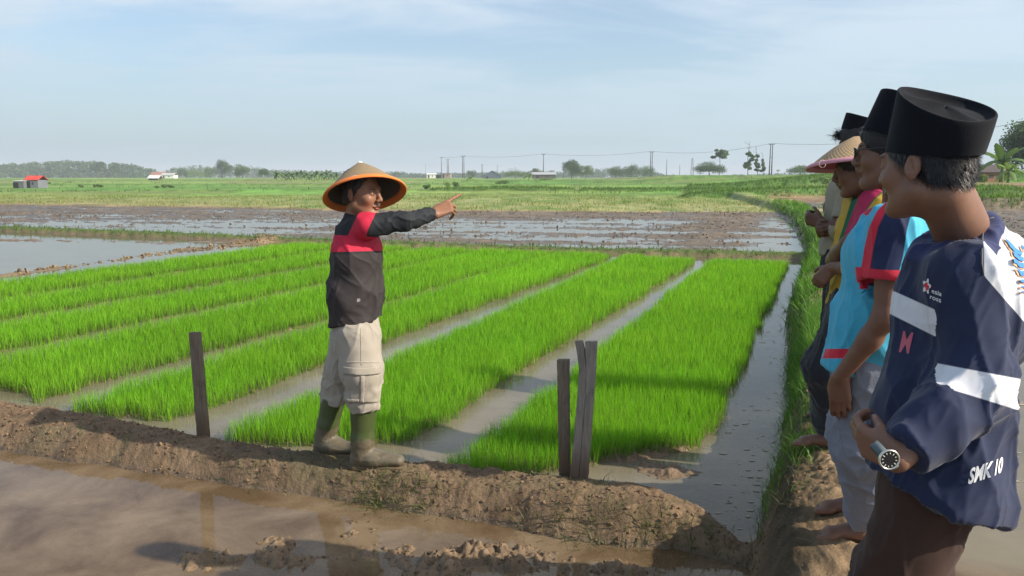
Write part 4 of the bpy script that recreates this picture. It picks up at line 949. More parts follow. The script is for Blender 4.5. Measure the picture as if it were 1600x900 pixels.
def boy_navy():
    a = lambda px, py, Y: va(W(px, py, Y))
    HM = yaw(34, 5, 0); ho = a(1448, 255, 1.65); hs = .93; tf = yaw(48); side = tf @ va((1, 0, 0)); fw = tf @ va((0, 1, 0))
    g = ground_z(.97, 1.66); nb = a(1500, 375, 1.72); che = a(1503, 470, 1.72); wai = a(1478, 640, 1.70); pel = a(1455, 745, 1.68)
    sL = a(1503, 430, 1.60); sR = che + side * .175 + va((0, 0, .06)); eL = a(1522, 602, 1.56); wL = a(1404, 718, 1.475)
    eR = sR + va((.02, .05, -.28)); wR = pel + side * .15 - fw * .04 + va((0, 0, .08))
    hL = pel - side * .062 + va((0, 0, -.02)); hR = pel + side * .075 + va((0, 0, -.02)); kL = va((hL[0] - .04, hL[1] - .0, g + .46)); kR = va((hR[0] - .06, hR[1] + .03, g + .46))
    aL = va((kL[0] + .03, kL[1], g + .07)); aR = va((kR[0] + .02, kR[1] + .03, ground_z(kR[0] + .02, kR[1] + .03) + .07))
    lo, hi = bounds([ho, aL, aR, wL, wR, eL, eR, sR], .17); lo[2] = g - .06; F = Field(lo, hi, .0034)
    base_body(F, pel - va((0, 0, .0)), wai, che, nb, sL, sR, side, .80, .050, ho, HM)
    F.cone(a(1512, 348, 1.69), a(1482, 290, 1.665), .036, .038, .04)
    limbs(F, [(sL, eL, wL), (sR, eR, wR)], []); limbs(F, [], [(hL - va((0, 0, .10)), kL, aL), (hR - va((0, 0, .10)), kR, aR)], .75); head(F, ho, HM, hs, 1.0, .70, .75, .92)
    hand(F, wL, nrm((-.40, .90, .12)), (-.2, 0, .95), ((30, 40, 25),) * 4, .96, .0025, 30, 3, 0, 18)
    hand(F, wR, fw * .5 - va((0, 0, 1)), fw, ((25, 30, 20),) * 4, .95, .003, 25, 4, 1)
    foot(F, aL, fw, g); foot(F, aR, fw, aR[2] - .07)
    body, P, Q = finish('person', F, SKIN, None, cols=lambda P: skin_cols(P, ho, HM, hs, (.20, .105, .068)))
    tag(body, 'boy in navy and white jersey, black cap and wristwatch, nearest the camera at right', 'person')
    cb_ = ho + HM @ va((0, -.014, .016)); cn_ = nrm(HM @ va((-.04, -.28, 1))); ct_ = cb_ + cn_ * .104
    hair_cap(body, ho, HM, hs, HAIR, .004, grow=.004, occ=.93, back=-.060, n=14000, grey=1, seed=3, cutp=(cb_ + cn_ * .02, cn_, .004), length=.012, rough=.0012)
    # jersey
    hemn = nrm((-.30, .06, -1)); F = Field(lo, hi, .0046)
    F.cone(a(1506, 475, 1.72), a(1512, 430, 1.73), .114, .096, .05, side, 1.15); F.cone(a(1457, 765, 1.67), a(1470, 650, 1.70), .140, .128, .05, (0, 1, 0), 1.32); F.cone(a(1470, 660, 1.70), a(1500, 470, 1.72), .128, .120, .06, side, 1.08)
    F.cone(sL, sR, .060, .066, .06); F.cone(a(1562, 415, 1.80), a(1548, 520, 1.79), .064, .080, .07)
    F.cone(nb + va((0, 0, -.02)), a(1498, 340, 1.71), .092, .074, .04); F.cut(a(1500, 361, 1.71), nrm((-.30, -.12, .62)), .008, .16)
    F.cut(a(1440, 752, 1.69), hemn, .006)
    F.cone(sL, eL, .066, .066, .05); F.cone(lerp(sL, eL, .9), lerp(eL, wL, .5), .068, .058, .04); F.cone(lerp(eL, wL, .45), lerp(eL, wL, .98), .062, .047, .03)
    F.cut(lerp(eL, wL, .90), nrm(wL - eL + va((0, 0, .02))), .003, .085)
    F.cone(sR, eR, .080, .066, .05); F.cone(eR, lerp(eR, wR, .9), .064, .046, .03); F.cut(lerp(eR, wR, .86), nrm(wR - eR), .003, .07)
    axL = nrm(eL - sL)
    wt0, wt1 = None, None
    def white(P):
        u, v, k = photo_uv(P); t = (P - sL) @ axL; r_ = np.linalg.norm(P - sL - t[:, None] * axL, axis=1); sl = (r_ < .115) & (P[:, 1] < sL[1] + .05) & (u > 1462); f = (P - che) @ fw
        chest = np.minimum(v - 470 - (u - 1430) * .45, 505 + (u - 1420) * .5 - v); chest = np.where(sl | (f < -.03), -9, chest)
        band = np.minimum(v - 568 - (u - 1466) * .19, 602 + (u - 1466) * .31 - v); band = np.where(sl & (v > 540), band, -9)
        yoke = np.minimum(np.minimum(u - 1537 - .02 * (v - 380), 430 + (u - 1537) * 1.15 - v), 60.); yoke = np.where((v < 545) & (f < .08), yoke, -9)
        return np.maximum(np.maximum(chest, band), yoke) * k
    m_j = plain('navy_jersey', (.012, .020, .058), .8, .2, 30, .15, .3, .15, bscale=600, masks=(('white', (.66, .67, .70)), ('collar', (.020, .028, .10))))
    o, SP, SQ = finish('jersey', F, m_j, body, attrs={'white': white, 'collar': lambda P: .016 - np.abs((P - a(1500, 361, 1.71)) @ nrm((-.30, -.12, .62)))*1.0 - np.where(np.linalg.norm(P - nb, axis=1) < .15, 0, 1)},
        fold=(.0085, [((-.1, 0, 1), 8, lambda P: .9 + 0 * P[:, 0]), ((.9, 0, .6), 9, lambda P: .9 * np.exp(-(np.linalg.norm(P - eL, axis=1) / .16) ** 2)), ((1, .2, .25), 9, lambda P: .8 * sst(a(1450, 700, 1.7)[2] + .1, a(1450, 790, 1.7)[2], P[:, 2])), ((.35, 0, 1), 14, lambda P: .35 + 0 * P[:, 0])], 21))
    tr = bvh(SP, SQ); WH = plain('white_print', (.75, .75, .76), .7, .08, 60); BL = plain('blue_print', (.05, .22, .62), .7, .1, 60); PK = plain('pink_print', (.50, .12, .17), .7, .15, 60); OR = plain('orange_edge', (.70, .40, .22), .7)
    def poly(name, pts, mat, off=.0016):
        """a filled outline in the photo's pixels, printed on the jersey"""
        import bmesh
        bm = bmesh.new(); vs = [bm.verts.new((x, y, 0)) for x, y in pts]; bm.faces.new(vs); bmesh.ops.triangulate(bm, faces=bm.faces[:])
        for _ in range(3):
            es = [e for e in bm.edges if e.calc_length() > 4]
            if not es: break
            bmesh.ops.subdivide_edges(bm, edges=es, cuts=1); bmesh.ops.triangulate(bm, faces=[f for f in bm.faces if len(f.verts) > 3])
        bm.verts.index_update(); V = [tuple(v.co) for v in bm.verts]; T = [tuple(v.index for v in f.verts) for f in bm.faces]; bm.free()
        return print_on(name, tr, V, T, lambda x, y: (x, y), mat, o, off)
    V, T = text_mesh('SMK', .35, .035, 1.02); print_on('printed_word', tr, V, T, lambda x, y: (1512 + x * 18, 756 - y * 32 - x * 6), WH, o)
    V, T = text_mesh('10', .35, .035, 1.02); print_on('printed_number', tr, V, T, lambda x, y: (1551 + x * 13, 743 - y * 32 - x * 6), WH, o)
    V, T = text_mesh('esia', .1, .01); print_on('printed_lettering', tr, V, T, lambda x, y: (1456 + x * 10.5, 457 - y * 10.5 + x * 4), WH, o)
    V, T = text_mesh('ross', .1, .01); print_on('printed_lettering', tr, V, T, lambda x, y: (1453 + x * 10.5, 466 - y * 10.5 + x * 4), WH, o)
    V, T = text_mesh('M', 0, .02); print_on('printed_letter', tr, V, T, lambda x, y: (1404 + x * 23 + y * 10, 549 - y * 46 + x * 4), PK, o)
    fl = [(1449 + 1.0 * (5.2 + 1.6 * math.cos(5 * t)) * math.cos(t), 447 + 1.6 * (5.4 + 1.5 * math.cos(5 * t)) * math.sin(t) * 1.15) for t in np.linspace(0, 2 * math.pi, 40, endpoint=False)]
    poly('flower_emblem', fl, WH); RD = plain('red_cross_print', (.6, .05, .07), .7)
    poly('cross_emblem', [(1447.6, 441), (1450.6, 441), (1450.6, 445), (1453, 446), (1452.6, 450), (1450.2, 449), (1449.6, 454), (1447, 453), (1447.4, 449), (1444.8, 448), (1445, 444.6), (1447.4, 445.4)], RD, .0024)
    feath = [[(1566, 372), (1574, 378), (1583, 388), (1592, 394), (1594, 401), (1584, 397), (1575, 387)], [(1579, 393), (1588, 400), (1596, 403), (1596, 410), (1588, 407), (1581, 401)], [(1581, 404), (1590, 411), (1598, 412), (1598, 420), (1589, 418), (1583, 411)],
             [(1585, 419), (1592, 424), (1600, 424), (1600, 432), (1591, 431)], [(1591, 437), (1600, 437), (1600, 443), (1593, 442)], [(1592, 447), (1600, 447), (1600, 451), (1594, 450)], [(1592, 455), (1600, 454), (1601, 458), (1595, 458)], [(1592, 384), (1597, 386), (1600, 395), (1595, 391)]]
    for f in feath:
        c_ = va(f).mean(0); poly('feather_edge', [tuple(c_ + (va(p) - c_) * 1.14 + va((-.7, .9))) for p in f], OR, .0022)
        poly('feather_print', f, BL, .0050)
    # piping along the shoulder seam
    pts = [project(tr, (0, 0, CAMZ), ray(x, y).normalized(), .002) for x, y in [(1553, 341), (1546, 343), (1540, 346), (1537, 352), (1535.5, 370), (1534.5, 390), (1534, 412), (1536, 430)]]
    pts = [p for p in pts if p is not None]
    if len(pts) > 2: t = MB(); t.tube(pts, .0016, 5); t.build('shoulder_piping', plain('grey_piping', (.12, .12, .12), .7), o, True)
    # trousers
    m_t = plain('brown_trousers', (.045, .022, .015), .85, .2, 30, .2, .25, .1, bscale=500)
    trousers(body, m_t, pel, [(hL, kL, aL, .080, .096, .092, .97), (hR, kR, aR, .084, .096, .092, .97)], side, .104, .006, top=a(1440, 712, 1.69), amp=.008)
    # cap
    peci(body, cb_, ct_, HM @ va((0, 1, 0)), .0965, .100, .83, VELVET, .013, HM @ va((0, -.13, 1)), HM @ va((-.20, -.56, 1)))
    # wristwatch
    wc = a(1389, 718, 1.425); wn = nrm((-.16, -.93, .12)); wx = nrm(a(1402, 726, 1.425) - a(1376, 708, 1.425)); wy = np.cross(wn, wx); mb = MB(); K = 32
    ring = lambda c, r_, r2: [Vector(c + (wx * math.cos(2 * math.pi * k / K) * r_ + wy * math.sin(2 * math.pi * k / K) * r2)) for k in range(K)]
    def disc(name, prof, mat, par):
        V = []; [V.extend(ring(wc + wn * z, r_, r_)) for r_, z in prof]; q = [(i * K + k, i * K + (k + 1) % K, (i + 1) * K + (k + 1) % K, (i + 1) * K + k) for i in range(len(prof) - 1) for k in range(K)]
        return mesh_np(name, V, q, None, mat, par, True)
    steel = plain('brushed_steel', (.62, .60, .55), .28, .1, 60, metal=.9, spec=.5); black = plain('watch_black', (.01, .01, .012), .3, .2, spec=.5)
    wo = disc('wristwatch', [(.0001, -.008), (.018, -.008), (.0205, -.004), (.0215, .001), (.0205, .004), (.0182, .0045), (.0172, .0025)], steel, body)
    disc('watch_dial', [(.0175, .0022), (.0001, .0024)], black, wo); mk = MB()
    for k in range(12): an = k * math.pi / 6; mk.box(wc + (wx * math.cos(an) + wy * math.sin(an)) * .0135 + wn * .003, (.0016, .0008, .0030 if k % 3 else .0045), Matrix((tuple(wx), tuple(wn), tuple(wy))).transposed() @ Matrix.Rotation(-an + math.pi / 2, 3, 'Y'))
    mk.build('hour_marks', plain('pale_marks', (.6, .6, .5), .6), wo)
    ax = nrm(wL - eL); st = MB(); wcen = wc - wn * .030; ring_pts = []
    strap = plain('grey_strap', (.10, .13, .14), .6, .2, 60); u1 = wn; u2 = np.cross(ax, u1); u2 /= np.linalg.norm(u2); V = []; q = []
    ax2 = np.cross(u1, u2)
    for k in range(25):
        an = 2 * math.pi * k / 24
        for j in (-1, 1): V.append(Vector(wcen + u1 * math.cos(an) * .0265 + u2 * math.sin(an) * .031 + ax2 * j * .009))
    q = [(2 * k, 2 * k + 1, 2 * k + 3, 2 * k + 2) for k in range(24)]; sob = mesh_np('watch_strap', V, q, None, strap, wo, True); md = sob.modifiers.new('s', 'SOLIDIFY'); md.thickness = .003; md.offset = 1
boy_navy()

def boy_cyan():
    a = lambda px, py, Y: va(W(px, py, Y))
    HM = yaw(62, 5, 0); ho = a(1391, 235, 2.45); tf = yaw(58); side = tf @ va((1, 0, 0)); fw = tf @ va((0, 1, 0))
    nb = a(1408, 320, 2.50); che = a(1408, 390, 2.52); wai = a(1382, 500, 2.56); pel = a(1360, 560, 2.60)
    sL = a(1392, 352, 2.37); sR = che + side * .17 + va((0, 0, .08)); eL = a(1383, 500, 2.36); wL = a(1313, 588, 2.48); eR = sR + va((.0, .06, -.27)); wR = eR + va((.0, .02, -.24))
    g1 = ground_z(1.42, 2.86); g2 = ground_z(1.42, 3.06)
    hL = pel - side * .08; hR = pel + side * .08; aL = a(1352, 822, 2.82); aL[2] = g1 + .075; kL = a(1349, 700, 2.62); aR = a(1345, 780, 3.02); aR[2] = ground_z(aR[0], aR[1]) + .07; kR = lerp(hR, aR, .5) + fw * .05
    lo, hi = bounds([ho, aL, aR, wL, eR, sR, wR], .17); lo[2] = min(g1, g2) - .08; F = Field(lo, hi, .0055)
    base_body(F, pel, wai, che, nb, sL, sR, side, .95, .050, ho, HM); limbs(F, [(sL, eL, wL), (sR, eR, wR)], [(hL, kL, aL), (hR, kR, aR)], .96); head(F, ho, HM, .98, 1, .74, .85, .94)
    hand(F, wL, nrm(va((.12, .15, -.95))), fw, ((12, 18, 12),) * 4, .93, .003, 20, 3, 0, 18); hand(F, wR, (0, 0, -1), (-1, .1, 0), ((20, 30, 20),) * 4, .93, .003, 20, 3, 1)
    foot(F, aL, (-.97, .18), g1, .98); foot(F, aR, (-.97, .20), aR[2] - .07, .98)
    body, P, Q = finish('person', F, SKIN, None, cols=lambda P: skin_cols(P, ho, HM, .98, (.18, .09, .058)))
    tag(body, 'boy in turquoise tee with navy sleeve and grey trousers, wearing glasses and black cap', 'person')
    cb_, ct_ = a(1394, 218, 2.45), a(1424, 156, 2.43); cn_ = nrm(ct_ - cb_); hair_cap(body, ho, HM, .98, HAIR, .005, grow=.007, back=-.085, n=1500, seed=5, cutp=(cb_ + cn_ * .03, cn_, .004), length=.010)
    F = Field(lo, hi, .0055)
    F.cone(a(1392, 395, 2.5), a(1402, 372, 2.5), .135, .112, .05, side, 1.15); F.cone(a(1345, 590, 2.58), a(1368, 500, 2.55), .128, .125, .05, side, 1.12); F.cone(a(1368, 505, 2.55), a(1393, 395, 2.51), .125, .130, .05, side, 1.15)
    F.cone(sL, sR, .062, .066, .05); F.cone(a(1432, 372, 2.60), a(1420, 440, 2.6), .065, .07, .06)
    F.cone(nb + va((0, 0, -.02)), a(1406, 305, 2.5), .082, .064, .04); F.cut(a(1400, 316, 2.5), nrm((-.35, 0, .8)), .006, .14)
    F.cone(sL, lerp(sL, eL, .62), .070, .066, .04); F.cut(lerp(sL, eL, .56), nrm(eL - sL), .003, .095); F.cone(sR, lerp(sR, eR, .6), .068, .066, .04); F.cut(lerp(sR, eR, .56), nrm(eR - sR), .003, .09)
    F.cut(a(1335, 583, 2.58), nrm((-.22, 0, -1)), .005)
    ax = nrm(eL - sL); Ls = np.linalg.norm(eL - sL) * .56
    def tr_(P): t = (P - sL) @ ax; return t, np.linalg.norm(P - sL - t[:, None] * ax, axis=1)
    def seam(v): return np.interp(v, [300, 312, 330, 355, 385, 430, 470], [1402, 1388, 1370, 1358, 1351, 1344, 1342])
    def rear(v): return np.interp(v, [320, 340, 360, 400, 440, 470], [1440, 1422, 1417, 1411, 1401, 1399])
    def navy(P):
        u, v, k = photo_uv(P); t, r_ = tr_(P); m = np.minimum(u - seam(v) - 12, rear(v) - u); return np.where((P[:, 1] < sL[1] + .12) & (t < Ls + .03), m, -9) * k
    def red(P):
        u, v, k = photo_uv(P); t, r_ = tr_(P); m = np.minimum(u - seam(v), 14 - (u - seam(v))); m = np.where((P[:, 1] < sL[1] + .14) & (v < 452) & (v > 300), m, -9)
        cuff = np.where((r_ < .10) & (P[:, 1] < sL[1] + .09), np.minimum(t - (Ls - .032), Ls + .02 - t), -.02) / k; hem = np.minimum(v - 545, 560 - v); hem = np.where((u < 1335) & (P[:, 1] < 2.6), hem, -9)
        col_ = (.010 - np.abs((P - a(1400, 316, 2.5)) @ nrm((-.35, 0, .8))) - np.where(np.linalg.norm(P - nb, axis=1) < .12, 0, 1)) / k; return np.maximum(np.maximum(m, cuff), np.maximum(hem, col_)) * k
    m_s = plain('turquoise_jersey', (.06, .40, .58), .75, .12, 30, .12, .3, .1, bscale=500, masks=(('navy', (.014, .024, .075)), ('red', (.60, .025, .05))))
    o, SP, SQ = finish('tee_shirt', F, m_s, body, attrs={'navy': navy, 'red': red}, fold=(.0075, [((-.35, 0, 1), 7.5, None), ((.5, 0, 1), 11, lambda P: .5 + 0 * P[:, 0])], 31))
    m_t = plain('grey_cotton', (.20, .215, .26), .9, .22, 9, .35, .2, .1, bscale=160)
    trousers(body, m_t, pel, [(hL, kL, aL, .108, .098, .066, .96), (hR, kR, aR, .105, .090, .066, .96)], side, .128, .006, amp=.0085, seed=8)
    peci(body, cb_, ct_, nrm((.93, .20, -.24)), .099, .100, .8, VELVET, .014)
    # glasses
    g = lambda x, y, z: Vector(ho + HM @ (va((x, y, z)) * .98)); fr = MB()
    for sx in (-1, 1):
        pts = [g(sx * .032 + .021 * math.cos(t) * (1.0), .104 - .004 * abs(math.cos(t)), .002 + .016 * math.sin(t)) for t in np.linspace(0, 2 * math.pi, 21)]; fr.tube(pts, .0022, 6, False)
        fr.tube([g(sx * .053, .098, .008), g(sx * .070, .085, .009), g(sx * .0825, .02, .008), g(sx * .083, -.01, .004)], [.0024, .0024, .0022, .002], 6)
    fr.tube([g(-.012, .104, .006), g(.012, .104, .006)], .0018, 6); fo = fr.build('glasses', plain('black_plastic', (.012, .012, .014), .3, .1, spec=.6), body, True)
    lm, nt, oo = new_mat('clear_lens'); gl = nd(nt, 'ShaderNodeBsdfGlossy', i_Roughness=.03); tp = nd(nt, 'ShaderNodeBsdfTransparent'); mx = nd(nt, 'ShaderNodeMixShader'); mx.inputs[0].default_value = .12; nt.links.new(tp.outputs[0], mx.inputs[1]); nt.links.new(gl.outputs[0], mx.inputs[2]); nt.links.new(mx.outputs[0], oo.inputs[0])
    for sx in (-1, 1):
        V = [g(sx * .032, .104, .002)] + [g(sx * .032 + .020 * math.cos(t), .102, .002 + .015 * math.sin(t)) for t in np.linspace(0, 2 * math.pi, 20, endpoint=False)]; mesh_np('lens', V, None, [(0, k + 1, (k + 1) % 20 + 1) for k in range(20)], lm, fo, True)
boy_cyan()

def boy_hat():
    a = lambda px, py, Y: va(W(px, py, Y))
    HM = yaw(60, 14, 0); ho = a(1341, 262, 3.62); tf = yaw(62); side = tf @ va((1, 0, 0)); fw = tf @ va((0, 1, 0))
    nb = a(1358, 310, 3.66); che = a(1358, 352, 3.68); wai = a(1345, 430, 3.70); pel = a(1336, 480, 3.72); sL = a(1368, 318, 3.53); sR = a(1345, 316, 3.84)
    eL = a(1338, 420, 3.50); wL = a(1302, 418, 3.62); eR = a(1306, 408, 3.74); wR = a(1322, 378, 3.52)
    hL = pel - side * .08 ; hR = pel + side * .08; kL = a(1290, 575, 3.64); aL = a(1300, 668, 3.74); kR = a(1330, 590, 3.86); aR = a(1345, 690, 3.98); aL = va((aL[0], aL[1], ground_z(aL[0], aL[1]) + .08)); aR[2] = ground_z(aR[0], aR[1]) + .07
    lo, hi = bounds([ho, aL, aR, wL, eR, sR, wR, kL], .17); F = Field(lo, hi, .0065); base_body(F, pel, wai, che, nb, sL, sR, side, .98, .052, ho, HM)
    limbs(F, [(sL, eL, wL), (sR, eR, wR)], [(hL, kL, aL), (hR, kR, aR)], 1.08); head(F, ho, HM, 1.04); F.cone(eR, lerp(eR, wR, .5), .046, .038, .02)
    hand(F, wR, nrm(a(1345, 368, 3.44) - wR), (.3, 0, 1), ((55, 60, 30),) * 4, .98, .003, 30, 3, 1, 25); hand(F, wL, nrm((-.35, .3, -.5)), (-.5, .6, .5), ((35, 45, 25),) * 4, .95, .003, 20, 3, 0)
    foot(F, aL, (-.95, .25), aL[2] - .08); foot(F, aR, (-.95, .25), aR[2] - .07)
    body, P, Q = finish('person', F, SKIN, None, cols=lambda P: skin_cols(P, ho, HM, 1.04, (.17, .085, .055))); tag(body, 'person in pink-brimmed conical hat, yellow and green jacket, arms crossed', 'person')
    hair_cap(body, ho, HM, 1.04, HAIR, .006, grow=.008)
    F = Field(lo, hi, .006); F.cone(a(1358, 355, 3.68), a(1358, 335, 3.67), .135, .11, .05, side, 1.25); F.cone(a(1338, 480, 3.72), a(1356, 360, 3.68), .135, .135, .05, side, 1.15); F.cone(sL, sR, .066, .066, .05)
    F.cone(nb, a(1356, 300, 3.65), .085, .068, .03); F.cut(a(1352, 303, 3.65), nrm((-.3, 0, .8)), .006, .13); F.cut(a(1330, 487, 3.72), nrm((.35, 0, -1)), .005)
    F.cone(sL, eL, .070, .066, .04); F.cone(eL, lerp(eL, wL, .25), .068, .060, .03); F.cut(lerp(eL, wL, .2), nrm(wL - eL), .003, .08); F.cone(sR, lerp(sR, eR, .7), .068, .062, .04); F.cut(lerp(sR, eR, .62), nrm(eR - sR), .003, .085)
    def xl(v): return np.interp(v, [290, 300, 340, 375, 400], [1330, 1325, 1310, 1297, 1288])
    def xs(v): return np.interp(v, [300, 312, 340, 375, 400], [1380, 1366, 1346, 1322, 1300])
    def yellow(P):
        u, v, k = photo_uv(P); ed = np.where(v < 400, np.interp(v, [290, 340, 375], [8, 12, 14]) - (u - xl(v)), -9); sl = np.where(v < 405, np.minimum(u - xs(v), 30 - .0 * u - (u - xs(v)) * 1.4), np.minimum(1368 - u, 448 - v)); low = np.where(v >= 420, 1326 - .25 * (v - 430) - u, -9)
        return np.maximum(np.maximum(ed, sl), low) * k
    def pink(P):
        u, v, k = photo_uv(P); m = np.minimum(u - xl(v) - 19, xs(v) - 2 - u); return np.where((v < 385), np.minimum(m, 383 - v), -9) * k
    m_j = plain('green_jacket', (.015, .13, .06), .8, .15, 30, .1, .3, masks=(('pink', (.45, .03, .10)), ('yellow', (.50, .33, .045))))
    o, SP, SQ = finish('jacket', F, m_j, body, attrs={'pink': pink, 'yellow': yellow}, fold=(.006, [((-.2, 0, 1), 9, None), ((1, 0, -.6), 13, lambda P: .5 + 0 * P[:, 0])], 41))
    m_t = plain('black_trousers', (.012, .013, .018), .85, .2, 30, .2, .3, .2); trousers(body, m_t, pel, [(hL, kL, aL, .112, .098, .080, .95), (hR, kR, aR, .110, .09, .080, .95)], side, .13, .007, amp=.007, seed=12)
    straw = weave_mat('striped_bamboo', (.22, .13, .06), (.62, .45, .26), 75, 60); pinkm = plain('pink_cloth_binding', (.60, .27, .32), .7, .1, 40)
    cone_hat(body, a(1339, 257, 3.62), nrm((-.03, .13, .99)), .213, .135, straw, pinkm, .014, None, (1, 0, 0), 1.0, plain('pink_hat_lining', (.40, .12, .16), .8))
    t = MB(); t.tube([a(1285 + 5 * math.cos(x), 256 + 6 * math.sin(x), 3.45) for x in np.linspace(0, 5.4, 14)], .0013, 5); t.build('hat_string', plain('cream_string', (.6, .5, .4), .8), body, True)
boy_hat()

def boy_back(dY, dx, shirt, skin, label, hairtuft, n_h):
    a = lambda px, py, Y: va(W(px + 8, py + 5, Y)) + va((dx, dY, 0))
    HM = yaw(60, 10, 0); ho = a(1334, 220, 4.22); tf = yaw(64); side = tf @ va((1, 0, 0)); fw = tf @ va((0, 1, 0)); nb = a(1330, 268, 4.26); che = a(1322, 305, 4.28); wai = a(1312, 372, 4.28); pel = a(1312, 405, 4.28)
    sL = a(1326, 284, 4.12); sR = che + side * .17 + va((0, 0, .07)); eL = a(1306, 352, 4.10); wL = a(1278, 345, 4.20); eR = a(1298, 340, 4.40); wR = a(1277, 350, 4.25); hL = pel - side * .08; hR = pel + side * .08
    aL = a(1303, 640, 4.30); aR = a(1318, 640, 4.48); aL[2] = ground_z(aL[0], aL[1]) + .07; aR[2] = ground_z(aR[0], aR[1]) + .07; kL = lerp(hL, aL, .5) + fw * .02; kR = lerp(hR, aR, .5) + fw * .02
    lo, hi = bounds([ho, aL, aR, wL, eR, sR, wR, kL], .18); F = Field(lo, hi, .0075); base_body(F, pel, wai, che, nb, sL, sR, side, 1.0, .053, ho, HM); limbs(F, [(sL, eL, wL), (sR, eR, wR)], [(hL, kL, aL), (hR, kR, aR)], 1.1); head(F, ho, HM, 1.02)
    hand(F, wL, nrm((-.6, .5, .25)), (0, -.2, 1), ((60, 60, 30),) * 4, .98, .003, 30, 3, 0); hand(F, wR, nrm((-.35, -.5, -.15)), (-.3, 0, 1), ((55, 60, 30),) * 4, .98, .003, 30, 3, 1)
    foot(F, aL, (-.95, .2), aL[2] - .07); foot(F, aR, (-.95, .2), aR[2] - .07)
    body, P, Q = finish('person', F, SKIN, None, cols=lambda P: skin_cols(P, ho, HM, 1.02, skin)); tag(body, label, 'person')
    h = hair_cap(body, ho, HM, 1.02, HAIR, .006, grow=.012, n=900, seed=7, length=.02)
    r_ = np.random.RandomState(4 + n_h); V = []; T = []
    c0 = ho + HM @ va(hairtuft)
    for k in range(500):
        b = c0 + r_.randn(3) * va((.016, .02, .012)); p = b; d = nrm(HM @ va((r_.randn() * .5, .35 + r_.randn() * .5, .9 + r_.randn() * .4))); sd_ = nrm(np.cross(d, r_.randn(3)))
        pts = []
        for j in range(5): pts.append(p); p = p + d * (.011 if n_h else .009); d = nrm(d + HM @ va((0, .28, -.30)) + r_.randn(3) * .12)
        i0 = len(V); [V.extend([q - sd_ * .0011 * (1 - j / 5), q + sd_ * .0011 * (1 - j / 5)]) for j, q in enumerate(pts)]
        for j in range(4): T += [(i0 + 2 * j, i0 + 2 * j + 1, i0 + 2 * j + 3), (i0 + 2 * j, i0 + 2 * j + 3, i0 + 2 * j + 2)]
    mesh_np('hair_tuft', V, None, T, HAIR, h, True)
    F = Field(lo, hi, .007); F.cone(a(1312, 388, 4.28), a(1321, 300, 4.28), .135, .130, .05, side, 1.18); F.cone(sL, sR, .066, .066, .05); F.cone(nb, nb + va((0, 0, .05)), .08, .066, .03); F.cut(nb + va((0, 0, .035)), nrm((-.3, 0, 1)), .006, .12)
    F.cut(a(1312, 393, 4.28), (0, 0, -1), .005); F.cone(sL, eL, .070, .066, .04); F.cut(lerp(sL, eL, .80), nrm(eL - sL), .003, .08); F.cone(sR, lerp(sR, eR, .8), .07, .062, .04); F.cut(lerp(sR, eR, .7), nrm(eR - sR), .003, .08)
    finish('shirt', F, plain('cloth_' + shirt[0], shirt[1], .85, .12, 30, .15), body, fold=(.006, [((-.2, 0, 1), 9, None)], 45 + n_h))
    trousers(body, plain('dark_trousers', (.018, .019, .022), .85, .2, 30, .2), pel, [(hL, kL, aL, .108, .09, .085, .97), (hR, kR, aR, .108, .09, .085, .97)], side, .13, .008, amp=.006, seed=14)
    return body, ho, HM
b_, ho_, HM_ = boy_back(0, 0, ('beige', (.30, .27, .20)), (.13, .065, .042), 'person in beige shirt with crossed arms, farthest in front of the row', (0, .082, .055), 0)
peci(b_, ho_ + HM_ @ va((0, -.012, .058)), ho_ + HM_ @ va((0, -.045, .135)), HM_ @ va((0, 1, 0)), .099, .098, .8, VELVET)
b_, ho_, HM_ = boy_back(1.4, .66, ('grey', (.22, .22, .22)), (.13, .065, .042), 'person with curly hair mostly hidden behind the capped heads', (0, .03, .12), 1)

# ------------------------------------------------------------------ far trees, houses, power line
FOL = leafmat('foliage', .25, .6); BARK = plain('bark', (.16, .13, .10), .9, .3, 4, .5)
GREENS = {'dark': ((.045, .085, .03), (.09, .15, .045)), 'mid': ((.06, .12, .035), (.13, .20, .06)), 'light': ((.10, .18, .05), (.20, .28, .08)), 'olive': ((.08, .11, .05), (.15, .18, .08))}
def leaves(cs, rads, size, per, tone, r_):
    """leaf faces spread through clumps"""
    V = []; Cc = []; A, B = va(GREENS[tone][0]), va(GREENS[tone][1])
    for c, rd in zip(cs, rads):
        n = max(6, int(per)); d = r_.randn(n, 3); d /= np.linalg.norm(d, axis=1)[:, None]; rr = (r_.rand(n) ** .45)[:, None]; p = va(c) + d * rr * va(rd)
        a = r_.randn(n, 3); a /= np.linalg.norm(a, axis=1)[:, None]; b = np.cross(a, r_.randn(n, 3)); b /= np.linalg.norm(b, axis=1)[:, None]
        s = (size * (.5 + .9 * r_.rand(n)))[:, None]; V.append(np.stack([p - a * s * .5, p + b * s * .38, p + a * s * .55, p - b * s * .38], 1).reshape(-1, 3))
        k = np.clip(r_.rand() * .6 + r_.rand(n) * .5, 0, 1)[:, None]; Cc.append(np.repeat(A * (1 - k) + B * k, 4, 0))
    V = np.concatenate(V); return V, np.arange(len(V)).reshape(-1, 4), np.concatenate(Cc)
